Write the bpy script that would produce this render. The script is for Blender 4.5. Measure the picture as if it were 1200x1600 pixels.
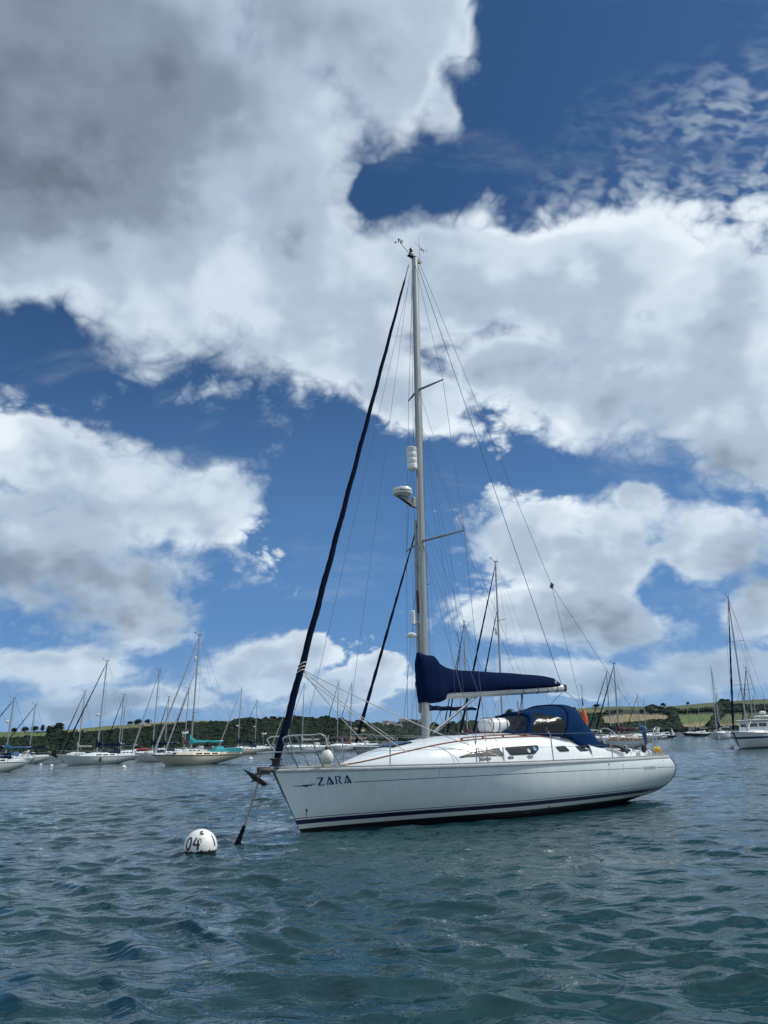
import bpy, math, random
import numpy as np
from mathutils import Vector, Matrix
R = math.radians
for o in list(bpy.data.objects): bpy.data.objects.remove(o)
sc = bpy.context.scene
col = sc.collection

# ------------------------------------------------------------------ camera
CAM_H = 1.70
cd = bpy.data.cameras.new('camera'); cam = bpy.data.objects.new('camera', cd); col.objects.link(cam)
cd.sensor_fit = 'HORIZONTAL'; cd.sensor_width = 36.0; cd.lens = 36.0
cd.clip_start = 0.1; cd.clip_end = 12000
PITCH, ROLL = 0.2891, 0.0316
F = Vector((0, math.cos(PITCH), math.sin(PITCH)))
rt0 = Vector((1, 0, 0)); up0 = Vector((0, -math.sin(PITCH), math.cos(PITCH)))
RT = rt0*math.cos(ROLL) - up0*math.sin(ROLL); UP = rt0*math.sin(ROLL) + up0*math.cos(ROLL)
mw = Matrix.Identity(4)
for i in range(3):
    mw[i][0], mw[i][1], mw[i][2] = RT[i], UP[i], -F[i]
mw[2][3] = CAM_H
cam.matrix_world = mw
sc.camera = cam
sc.view_settings.view_transform = 'Standard'; sc.view_settings.look = 'None'
sc.view_settings.exposure = 0.0; sc.view_settings.gamma = 1.0

# ------------------------------------------------------------------ sun
SUN_AZ, SUN_EL = R(87), R(50)          # azimuth clockwise from +Y
sd = bpy.data.lights.new('sun', 'SUN'); sd.energy = 3.4; sd.angle = R(0.6); sd.color = (1.0, 0.955, 0.89)
so = bpy.data.objects.new('sun', sd); col.objects.link(so)
SV = Vector((math.sin(SUN_AZ)*math.cos(SUN_EL), math.cos(SUN_AZ)*math.cos(SUN_EL), math.sin(SUN_EL)))
so.rotation_euler = SV.to_track_quat('Z', 'Y').to_euler()

# ------------------------------------------------------------------ sky: Nishita air with cumulus laid out by direction
# (u, v) = (x, z)/(1+y) of the view direction: every cloud sits at a compass bearing and elevation of its own
CLOUD_POS =  [(-0.1205, 0.3745, 0.1693, 0.133, 0.0499), (0.0358, 0.4606, 0.074, 0.0584, -0.0546), (0.063, 0.4482, 0.0274, 0.0509, -0.0749), (0.0472, 0.4047, 0.0283, 0.0364, -0.0617), (-0.144, 0.3056, 0.1229, 0.0696, -0.2117), (-0.0905, 0.2827, 0.1264, 0.0505, -0.2456), (-0.1883, 0.4395, 0.1798, 0.1236, 0.113), (-0.0238, 0.4554, 0.1096, 0.0744, 0.1649), (0.0049, 0.4255, 0.0521, 0.0601, -0.0318), (-0.1094, 0.3435, 0.1355, 0.0903, 0.0372), (-0.2184, 0.324, 0.101, 0.0661, -0.2486), (-0.0522, 0.2745, 0.1108, 0.0554, -0.2664), (0.044, 0.2969, 0.0976, 0.0509, -0.055), (0.1457, 0.2967, 0.1148, 0.0533, 0.0619), (0.1715, 0.2318, 0.1059, 0.0692, -0.3724), (0.2348, 0.1953, 0.0659, 0.0659, -0.1281), (0.2236, 0.2621, 0.0587, 0.0587, -0.1484), (0.0849, 0.2397, 0.0551, 0.0339, -0.0706), (0.0197, 0.2219, 0.0602, 0.0258, -0.2146), (0.1213, 0.2072, 0.0544, 0.0376, -0.4305), (-0.2163, 0.1784, 0.0628, 0.0491, 0.0435), (-0.1698, 0.1551, 0.0768, 0.0485, -0.1553), (-0.1176, 0.1473, 0.0581, 0.0394, 0.1762), (-0.2186, 0.1254, 0.0849, 0.0502, 0.0217), (-0.1724, 0.0976, 0.0592, 0.0316, 0.0008), (-0.1485, 0.0773, 0.0357, 0.0218, -0.0095), (-0.2037, 0.0503, 0.0713, 0.0233, -0.0124), (-0.1617, 0.0283, 0.0837, 0.0114, -0.023), (-0.0724, 0.0518, 0.0524, 0.021, -0.0239), (-0.0197, 0.0344, 0.0562, 0.0141, -0.0296), (-0.0032, 0.0439, 0.0243, 0.0142, -0.0308), (0.0914, 0.1204, 0.0498, 0.0353, -0.0542), (0.1351, 0.1054, 0.0607, 0.0364, -0.0616), (0.1205, 0.0735, 0.0882, 0.0301, -0.0503), (0.2091, 0.1124, 0.0541, 0.029, -0.0831), (0.234, 0.0746, 0.0334, 0.0278, -0.0718), (0.2042, 0.0376, 0.0631, 0.0186, 0.0375), (0.1287, 0.0332, 0.0739, 0.0156, -0.0407), (0.1692, 0.1361, 0.0241, 0.0161, -0.0802)]
CLOUD_NEG =  [(-0.1903, 0.3501, 0.0668, 0.0354, 0.0905, -1.3), (-0.0595, 0.3161, 0.0547, 0.021, 0.0035, -0.8), (0.0024, 0.3511, 0.0201, 0.0175, 0.1431, 1.5), (0.0243, 0.3591, 0.0166, 0.0208, 0.6529, 1.0), (0.1023, 0.4078, 0.0637, 0.0796, 0.1607, 1.0), (0.135, 0.3659, 0.0482, 0.0201, 0.2305, 0.6), (-0.2278, 0.2553, 0.0352, 0.0274, 0.0801, 0.8), (-0.146, 0.2059, 0.0661, 0.0145, -0.1837, 0.6), (-0.0293, 0.1634, 0.0384, 0.0555, -0.0226, 1.0), (0.1722, 0.0827, 0.0196, 0.0235, -0.0626, 0.5), (0.0354, 0.1784, 0.0385, 0.0257, -0.0442, 0.5)]
CLOUD_GREY =  [(-0.2219, 0.4422, 0.1901, 0.1462, 0.1403, 1.05), (-0.2395, 0.3525, 0.1438, 0.0681, 0.1246, 0.45), (-0.0486, 0.2492, 0.1112, 0.0214, -0.2531, 0.28), (-0.2245, 0.0953, 0.1251, 0.0303, 0.0097, 0.8), (-0.1525, 0.0814, 0.0357, 0.0159, -0.0077, 0.45), (-0.2158, 0.1539, 0.0508, 0.0234, 0.0331, 0.3), (0.1509, 0.0619, 0.1254, 0.0235, -0.0518, 0.5), (0.1978, 0.1543, 0.1029, 0.0277, -0.0962, 0.5), (0.1155, 0.2667, 0.1673, 0.0544, -0.0901, 0.22), (0.1539, 0.2044, 0.1069, 0.0452, -0.4439, 0.3), (0.2328, 0.0944, 0.0563, 0.0225, -0.0812, 0.55), (0.1058, 0.0906, 0.0733, 0.0204, -0.0516, 0.25), (-0.1985, 0.0272, 0.1112, 0.0111, -0.022, 0.6), (-0.0643, 0.0317, 0.1035, 0.0119, -0.027, 0.35), (0.1546, 0.0244, 0.099, 0.0152, -0.0401, 0.5), (-0.1437, 0.3999, 0.1181, 0.0551, 0.4199, 0.25)]
ALTO =  [(0.2221, 0.3454, 0.1268, 0.073, 0.0875)]

world = bpy.data.worlds.new('World'); sc.world = world; world.use_nodes = True
def build_sky():
    nt = world.node_tree; nt.nodes.clear(); N = nt.nodes.new; Lk = nt.links.new
    def val(x): return x
    def math_(op, a, b=None, c=None, clamp=False):
        n = N('ShaderNodeMath'); n.operation = op; n.use_clamp = clamp
        for i, v in enumerate((a, b, c)):
            if v is None: continue
            if isinstance(v, (int, float)): n.inputs[i].default_value = v
            else: Lk(v, n.inputs[i])
        return n.outputs[0]
    def vmath(op, a, b=None, s=None):
        n = N('ShaderNodeVectorMath'); n.operation = op
        for i, v in enumerate((a, b)):
            if v is None: continue
            if isinstance(v, (tuple, list)): n.inputs[i].default_value = v
            else: Lk(v, n.inputs[i])
        if s is not None: n.inputs['Scale'].default_value = s
        return n
    def mrange(v, a, b, c=0.0, d=1.0, smooth=True):
        n = N('ShaderNodeMapRange'); n.interpolation_type = 'SMOOTHSTEP' if smooth else 'LINEAR'
        Lk(v, n.inputs['Value']); n.inputs['From Min'].default_value = a; n.inputs['From Max'].default_value = b
        n.inputs['To Min'].default_value = c; n.inputs['To Max'].default_value = d
        return n.outputs[0]
    def noise(vec, scale, detail, rough=0.55, out=0, lac=2.1, dist=0.0):
        n = N('ShaderNodeTexNoise'); n.noise_dimensions = '3D'; Lk(vec, n.inputs['Vector'])
        n.inputs['Scale'].default_value = scale; n.inputs['Detail'].default_value = detail
        n.inputs['Roughness'].default_value = rough; n.inputs['Lacunarity'].default_value = lac
        n.inputs['Distortion'].default_value = dist
        return n.outputs[out]
    def mix(f, a, b):
        n = N('ShaderNodeMix'); n.data_type = 'RGBA'
        if isinstance(f, float): n.inputs[0].default_value = f
        else: Lk(f, n.inputs[0])
        for v, s in ((a, 6), (b, 7)):
            if isinstance(v, tuple): n.inputs[s].default_value = v + (1,)
            else: Lk(v, n.inputs[s])
        return n.outputs[2]
    tc = N('ShaderNodeTexCoord'); D = vmath('NORMALIZE', tc.outputs['Generated']).outputs[0]
    # stretched direction so that clouds grow smaller and flatter towards the horizon
    sep0 = N('ShaderNodeSeparateXYZ'); Lk(D, sep0.inputs[0])
    up = math_('MAXIMUM', sep0.outputs['Z'], 0.0)
    den = math_('DIVIDE', 2.2, math_('ADD', up, 0.8))
    qs = N('ShaderNodeVectorMath'); qs.operation = 'SCALE'; Lk(D, qs.inputs[0]); Lk(den, qs.inputs['Scale']); Q = qs.outputs[0]
    # warp
    w1 = vmath('SUBTRACT', noise(Q, 2.4, 4, 0.55, 1), (0.5, 0.5, 0.5)).outputs[0]
    w1 = vmath('SCALE', w1, s=0.11).outputs[0]
    Dw = vmath('ADD', D, w1).outputs[0]
    sp = N('ShaderNodeSeparateXYZ'); Lk(Dw, sp.inputs[0])
    k = math_('MAXIMUM', math_('ADD', sp.outputs['Y'], 1.0), 0.05)
    uv = N('ShaderNodeCombineXYZ'); Lk(math_('DIVIDE', sp.outputs['X'], k), uv.inputs[0]); Lk(math_('DIVIDE', sp.outputs['Z'], k), uv.inputs[1])
    UV = uv.outputs[0]
    def ell(u, v, ru, rv, rot, src=None):
        m = N('ShaderNodeMapping'); m.vector_type = 'TEXTURE'; Lk(src or UV, m.inputs['Vector'])
        m.inputs['Location'].default_value = (u, v, 0); m.inputs['Rotation'].default_value = (0, 0, rot)
        m.inputs['Scale'].default_value = (ru, rv, 1)
        l = vmath('LENGTH', m.outputs[0]).outputs['Value']
        return l
    Fd = None
    for e in CLOUD_POS:
        l = ell(*e)
        if Fd is None: Fd = l
        else:
            n = N('ShaderNodeMath'); n.operation = 'SMOOTH_MIN'; Lk(Fd, n.inputs[0]); Lk(l, n.inputs[1]); n.inputs[2].default_value = 0.25; Fd = n.outputs[0]
    Fd = math_('SUBTRACT', 1.0, Fd)                      # >0 inside clouds
    # unseen clouds behind and beside the viewer, cover raised to brighten the hull
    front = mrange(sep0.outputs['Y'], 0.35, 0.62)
    fill_clouds = math_('SUBTRACT', math_('MULTIPLY', noise(Q, 0.9, 3, 0.5), 4.0), 0.9)
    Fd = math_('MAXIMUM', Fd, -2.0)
    mf = N('ShaderNodeMix'); mf.data_type = 'FLOAT'; Lk(front, mf.inputs[0]); Lk(fill_clouds, mf.inputs[2]); Lk(Fd, mf.inputs[3]); Fd = mf.outputs[0]
    for e in CLOUD_NEG:
        l = ell(*e[:5]); g = mrange(l, 0.2, 1.25, e[5], 0.0)
        Fd = math_('SUBTRACT', Fd, g)
    # billows
    n1 = noise(Q, 3.2, 9, 0.58)
    wq = vmath('ADD', Q, vmath('SCALE', vmath('SUBTRACT', noise(Q, 6.0, 2, 0.6, 1), (0.5, 0.5, 0.5)).outputs[0], s=0.07).outputs[0]).outputs[0]
    bil = None                                            # cauliflower billows: sum of |noise| octaves
    for s_, w_ in ((5.5, 0.5), (13.0, 0.34), (29.0, 0.20), (64.0, 0.11)):
        a_ = math_('MULTIPLY', math_('ABSOLUTE', math_('SUBTRACT', noise(wq, s_, 0), 0.5)), w_*4.0)
        bil = a_ if bil is None else math_('ADD', bil, a_)
    vv = math_('SUBTRACT', 0.8, bil)
    fb = math_('SUBTRACT', n1, 0.5)
    dens = math_('ADD', math_('MULTIPLY', Fd, 1.3), math_('MULTIPLY', fb, 2.5)); dens = math_('ADD', dens, mrange(Fd, 0.12, 0.62, 0.0, 1.1))
    dens = math_('ADD', dens, math_('MULTIPLY', math_('SUBTRACT', 0.42, vv), 1.15))
    edge_soft = noise(Q, 1.4, 2, 0.5)                     # some rims crisp, some frayed
    hi = mrange(edge_soft, 0.36, 0.60, 0.55, 2.0)
    nmr = N('ShaderNodeMapRange'); nmr.interpolation_type = 'SMOOTHSTEP'; Lk(dens, nmr.inputs['Value'])
    nmr.inputs['From Min'].default_value = 0.0; Lk(hi, nmr.inputs['From Max'])
    alpha = nmr.outputs[0]
    # light across the billows: compare with a sample nearer the sun
    off = vmath('ADD', Q, (0.05, -0.01, 0.06)).outputs[0]
    n1b = noise(off, 3.8, 3, 0.45); n1a = noise(Q, 3.8, 3, 0.45)
    relief = math_('SUBTRACT', n1a, n1b)
    G = None
    for e in CLOUD_GREY:
        l = ell(*e[:5]); g = mrange(l, 0.0, 1.35, e[5], 0.0)
        G = g if G is None else math_('ADD', G, g)
    G = math_('MULTIPLY', G, front)
    thick = mrange(dens, 0.1, 2.6, 0.0, 0.36)
    shade = math_('ADD', math_('MULTIPLY', G, 0.46), thick)
    shade = math_('SUBTRACT', shade, math_('MULTIPLY', relief, 1.15))
    shade = math_('ADD', shade, math_('MULTIPLY', math_('SUBTRACT', vv, 0.42), 0.17))
    shade = math_('ADD', shade, math_('MULTIPLY', math_('SUBTRACT', noise(Q, 1.7, 3, 0.5), 0.5), 0.25))
    ramp = N('ShaderNodeValToRGB'); Lk(shade, ramp.inputs[0]); cr = ramp.color_ramp; cr.interpolation = 'EASE'
    cr.elements[0].position = 0.0; cr.elements[0].color = (0.80, 0.885, 0.96, 1)
    cr.elements[1].position = 1.0; cr.elements[1].color = (0.150, 0.190, 0.250, 1)
    for p, c in ((0.18, (0.63, 0.73, 0.83)), (0.42, (0.43, 0.53, 0.65)), (0.72, (0.245, 0.305, 0.39))):
        e = cr.elements.new(p); e.color = c + (1,)
    cloud = ramp.outputs[0]
    # the air: Nishita
    sky = N('ShaderNodeTexSky'); sky.sky_type = 'NISHITA'; sky.sun_disc = False
    sky.sun_elevation = SUN_EL; sky.sun_rotation = SUN_AZ; sky.altitude = 0; sky.air_density = 1.0; sky.dust_density = 0.6; sky.ozone_density = 2.2
    air = vmath('MULTIPLY', sky.outputs[0], SKY_TINT).outputs[0]
    air = mix(mrange(up, 0.0, 0.55, 0.85, 0.0), air, (0.125, 0.290, 0.60))
    # thin high veil and altocumulus ripples
    l = ell(*ALTO[0]); am = mrange(l, 0.35, 1.15, 1.0, 0.0)
    rm = N('ShaderNodeMapping'); rm.inputs['Scale'].default_value = (0.8, 1.5, 1); rm.inputs['Rotation'].default_value = (0, 0, 0.5); Lk(wq, rm.inputs['Vector'])
    rcell = mrange(noise(rm.outputs[0], 40.0, 1, 0.5), 0.34, 0.70)
    patch = mrange(n1, 0.26, 0.56)
    alto = math_('MULTIPLY', math_('MULTIPLY', rcell, patch), math_('MULTIPLY', am, 0.68))
    vm = N('ShaderNodeMapping'); vm.inputs['Scale'].default_value = (1.0, 2.6, 1.6); vm.inputs['Rotation'].default_value = (0, 0, -0.5); Lk(Q, vm.inputs['Vector'])
    veil = mrange(noise(vm.outputs[0], 2.6, 6, 0.62), 0.52, 0.9, 0.0, 0.30)
    thin = math_('MAXIMUM', alto, veil)
    air = mix(thin, air, (0.60, 0.68, 0.78))
    c = mix(alpha, air, cloud)
    # milky air low down
    low = mrange(up, 0.0, 0.15, 0.60, 0.0)
    c = mix(low, c, (0.30, 0.47, 0.69))
    # below the horizon
    below = mrange(sep0.outputs['Z'], -0.02, 0.0)
    c = mix(below, (0.10, 0.16, 0.20), c)
    bg = N('ShaderNodeBackground'); Lk(c, bg.inputs[0])
    bg.inputs[1].default_value = 1.0
    out = N('ShaderNodeOutputWorld'); Lk(bg.outputs[0], out.inputs[0])
SKY_TINT = (0.029, 0.049, 0.068)      # this is the sky strength (~0.06), a touch bluer: polarised deep summer blue
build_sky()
world.cycles.sampling_method = 'MANUAL'; world.cycles.sample_map_resolution = 512

# ================================================================== helpers
rng = random.Random(7)
def lerp(a, b, t): return a+(b-a)*t
def tab(t, T):
    if t <= T[0][0]: return T[0][1]
    for (a, va), (b, vb) in zip(T, T[1:]):
        if t <= b:
            u = (t-a)/(b-a); u = u*u*(3-2*u) if len(T) > 2 and False else u
            return va+(vb-va)*u
    return T[-1][1]
def stab(t, T):                       # Catmull-Rom through a table
    n = len(T)
    if t <= T[0][0]: return T[0][1]
    if t >= T[-1][0]: return T[-1][1]
    for i in range(n-1):
        if t <= T[i+1][0]:
            x0, y0 = T[i]; x1, y1 = T[i+1]
            d = x1-x0; u = (t-x0)/d
            m0 = (y1-T[i-1][1])/(x1-T[i-1][0]) if i > 0 else (y1-y0)/d
            m1 = (T[i+2][1]-y0)/(T[i+2][0]-x0) if i < n-2 else (y1-y0)/d
            return (2*u**3-3*u*u+1)*y0+(u**3-2*u*u+u)*d*m0+(-2*u**3+3*u*u)*y1+(u**3-u*u)*d*m1
def smooth_path(pts, k=6):
    P = [Vector(p) for p in pts]; out = []
    for i in range(len(P)-1):
        p0 = P[max(i-1, 0)]; p1 = P[i]; p2 = P[i+1]; p3 = P[min(i+2, len(P)-1)]
        for j in range(k):
            t = j/k
            out.append(0.5*((2*p1)+(p2-p0)*t+(2*p0-5*p1+4*p2-p3)*t*t+(3*p1-p0-3*p2+p3)*t**3))
    out.append(P[-1]); return out
def sag(a, b, s, n=8):
    a = Vector(a); b = Vector(b)
    return [a.lerp(b, i/n)-Vector((0, 0, s*4*(i/n)*(1-i/n))) for i in range(n+1)]

class MB:
    def __init__(s): s.v = []; s.f = []; s.m = []
    def add(s, vs, fs, mi=0):
        o = len(s.v); s.v += [tuple(v) for v in vs]; s.f += [tuple(i+o for i in f) for f in fs]; s.m += [mi]*len(fs); return s
    def box(s, c, d, rz=0, ry=0, rx=0, mi=0, taper=1.0):
        M = Matrix.Rotation(rz, 3, 'Z') @ Matrix.Rotation(ry, 3, 'Y') @ Matrix.Rotation(rx, 3, 'X'); c = Vector(c)
        vs = []
        for k in (-1, 1):
            tp = taper if k > 0 else 1
            for (i, j) in ((-1, -1), (1, -1), (1, 1), (-1, 1)): vs.append(c+M @ Vector((i*d[0]/2*tp, j*d[1]/2*tp, k*d[2]/2)))
        return s.add(vs, [(3, 2, 1, 0), (4, 5, 6, 7), (0, 1, 5, 4), (1, 2, 6, 5), (2, 3, 7, 6), (3, 0, 4, 7)], mi)
    def rbox(s, c, d, r=0.02, rz=0, ry=0, mi=0):           # box with chamfered edges all round
        M = Matrix.Rotation(rz, 3, 'Z') @ Matrix.Rotation(ry, 3, 'Y'); c = Vector(c)
        hx, hy, hz = d[0]/2, d[1]/2, d[2]/2; r = min(r, hx*.9, hy*.9, hz*.9)
        rings = []
        for z, q in ((-hz, r), (-hz+r, 0), (hz-r, 0), (hz, r)):
            ring = []
            for sx, sy in ((-1, -1), (1, -1), (1, 1), (-1, 1)):
                a = (sx*(hx-q-(r if 1 else 0)), sy*(hy-q)); b = (sx*(hx-q), sy*(hy-q-r))
                ring += [b, a] if sx*sy > 0 else [a, b]
            ring = [ring[i] for i in range(8)]
            rings.append([c+M @ Vector((x, y, z)) for x, y in ring])
        # order points by angle
        vs = []
        for ring in rings:
            vs += ring
        cc = [(M.transposed() @ (v-c)) for v in rings[1]]
        order = sorted(range(8), key=lambda i: math.atan2(cc[i].y, cc[i].x))
        vs = [ring[i] for ring in rings for i in order]
        fs = [(k*8+i, k*8+(i+1) % 8, (k+1)*8+(i+1) % 8, (k+1)*8+i) for k in range(3) for i in range(8)]
        fs += [tuple(reversed(range(8))), tuple(range(24, 32))]
        return s.add(vs, fs, mi)
    def tube(s, pts, r, n=8, mi=0, cap=True, flat=1.0, closed=False):
        P = [Vector(p) for p in pts]; N = len(P)
        rr = r if isinstance(r, (list, tuple)) else [r]*N
        vs = []; up = None
        for i, p in enumerate(P):
            a = P[(i-1) % N] if (i > 0 or closed) else P[0]; b = P[(i+1) % N] if (i < N-1 or closed) else P[-1]
            t = (b-a); t = t.normalized() if t.length > 1e-9 else Vector((0, 0, 1))
            if up is None:
                up = Vector((0, 0, 1)) if abs(t.z) < 0.9 else Vector((1, 0, 0))
            up = (up-t*up.dot(t)); up = up.normalized() if up.length > 1e-6 else t.orthogonal().normalized()
            sd_ = t.cross(up)
            for k in range(n):
                an = 2*math.pi*k/n
                vs.append(p+(up*math.cos(an)+sd_*math.sin(an)*flat)*rr[i])
        fs = []
        for i in range(N if closed else N-1):
            for k in range(n):
                j = (i+1) % N
                fs.append((i*n+k, i*n+(k+1) % n, j*n+(k+1) % n, j*n+k))
        if cap and not closed: fs += [tuple(reversed(range(n))), tuple(range((N-1)*n, N*n))]
        return s.add(vs, fs, mi)
    def lathe(s, prof, c=(0, 0, 0), n=16, axis='Z', mi=0, M=None):
        c = Vector(c); vs = []
        for r, z in prof:
            for k in range(n):
                a = 2*math.pi*k/n; q = Vector((r*math.cos(a), r*math.sin(a), z))
                if axis == 'X': q = Vector((q.z, q.x, q.y))
                if axis == 'Y': q = Vector((q.y, q.z, q.x))
                if M is not None: q = M @ q
                vs.append(c+q)
        m = len(prof)
        fs = [(i*n+k, i*n+(k+1) % n, (i+1)*n+(k+1) % n, (i+1)*n+k) for i in range(m-1) for k in range(n)]
        fs += [tuple(reversed(range(n))), tuple(range((m-1)*n, m*n))]
        return s.add(vs, fs, mi)
    def ball(s, c, r, n=14, m=9, sz=1.0, mi=0):
        return s.lathe([(max(r*math.sin(math.pi*i/m), 1e-4), -r*sz*math.cos(math.pi*i/m)) for i in range(m+1)], c, n, mi=mi)
    def grid(s, G, mi=0, close_i=False, close_j=False, mask=None):
        ni = len(G); nj = len(G[0]); vs = [p for row in G for p in row]; fs = []
        for i in range(ni if close_i else ni-1):
            for j in range(nj if close_j else nj-1):
                a, b = (i+1) % ni, (j+1) % nj
                if mask and not mask(i, j): continue
                fs.append((i*nj+j, a*nj+j, a*nj+b, i*nj+b))
        return s.add(vs, fs, mi)
    def prism(s, poly, fn, th, mi=0):                     # poly of 2D points, fn(u,v,d)->3D with d the offset
        n = len(poly)
        vs = [fn(u, v, 0) for u, v in poly]+[fn(u, v, th) for u, v in poly]
        fs = [tuple(reversed(range(n))), tuple(range(n, 2*n))]+[(i, (i+1) % n, n+(i+1) % n, n+i) for i in range(n)]
        return s.add(vs, fs, mi)
    def build(s, name, m, parent=None, smooth=35, loc=None, fix=True):
        me = bpy.data.meshes.new(name); me.from_pydata(s.v, [], s.f)
        ms = m if isinstance(m, (list, tuple)) else [m]
        for q in ms: me.materials.append(q)
        if len(ms) > 1: me.polygons.foreach_set('material_index', s.m)
        if fix:
            import bmesh
            b = bmesh.new(); b.from_mesh(me); bmesh.ops.remove_doubles(b, verts=b.verts, dist=1e-5)
            bmesh.ops.recalc_face_normals(b, faces=b.faces); b.to_mesh(me); b.free()
        if smooth:
            me.polygons.foreach_set('use_smooth', [True]*len(me.polygons)); me.set_sharp_from_angle(angle=R(smooth))
        me.update()
        o = bpy.data.objects.new(name, me); col.objects.link(o)
        if parent: o.parent = parent
        if loc: o.location = loc
        return o
def tag(o, label=None, cat=None, group=None, kind=None):
    if label: o['label'] = label
    if cat: o['category'] = cat
    if group: o['group'] = group
    if kind: o['kind'] = kind
    return o
def empty(name, loc, rz=0):
    o = bpy.data.objects.new(name, None); o.empty_display_size = 0.3; col.objects.link(o); o.location = loc; o.rotation_euler = (0, 0, rz); return o

# ================================================================== materials
_mc = {}
def pm(name, c, rough=0.5, metal=0.0, var=0.10, scale=6.0, bump=0.0, bscale=40.0, coat=0.0, spec=0.5, streak=False):
    if name in _mc: return _mc[name]
    m = bpy.data.materials.new(name); m.use_nodes = True; nt = m.node_tree; b = nt.nodes['Principled BSDF']; N = nt.nodes.new; Lk = nt.links.new
    tc = N('ShaderNodeTexCoord'); mp = N('ShaderNodeMapping'); Lk(tc.outputs['Object'], mp.inputs[0])
    if streak: mp.inputs['Scale'].default_value = (1, 1, 0.15)
    n = N('ShaderNodeTexNoise'); Lk(mp.outputs[0], n.inputs['Vector']); n.inputs['Scale'].default_value = scale; n.inputs['Detail'].default_value = 5; n.inputs['Roughness'].default_value = 0.6
    r = N('ShaderNodeMapRange'); Lk(n.outputs[0], r.inputs['Value']); r.inputs['From Min'].default_value = 0.25; r.inputs['From Max'].default_value = 0.75
    r.inputs['To Min'].default_value = 1-var*1.6; r.inputs['To Max'].default_value = 1+var*0.6
    v = N('ShaderNodeVectorMath'); v.operation = 'SCALE'; v.inputs[0].default_value = c; Lk(r.outputs[0], v.inputs['Scale'])
    Lk(v.outputs[0], b.inputs['Base Color'])
    rr = N('ShaderNodeMapRange'); Lk(n.outputs[0], rr.inputs['Value']); rr.inputs['To Min'].default_value = max(rough-.12, .03); rr.inputs['To Max'].default_value = min(rough+.12, 1); Lk(rr.outputs[0], b.inputs['Roughness'])
    b.inputs['Metallic'].default_value = metal; b.inputs['Coat Weight'].default_value = coat; b.inputs['Specular IOR Level'].default_value = spec
    if bump:
        n2 = N('ShaderNodeTexNoise'); Lk(tc.outputs['Object'], n2.inputs['Vector']); n2.inputs['Scale'].default_value = bscale; n2.inputs['Detail'].default_value = 4
        bp = N('ShaderNodeBump'); bp.inputs['Strength'].default_value = bump; bp.inputs['Distance'].default_value = 0.02; Lk(n2.outputs[0], bp.inputs['Height']); Lk(bp.outputs[0], b.inputs['Normal'])
    _mc[name] = m; return m
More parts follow.
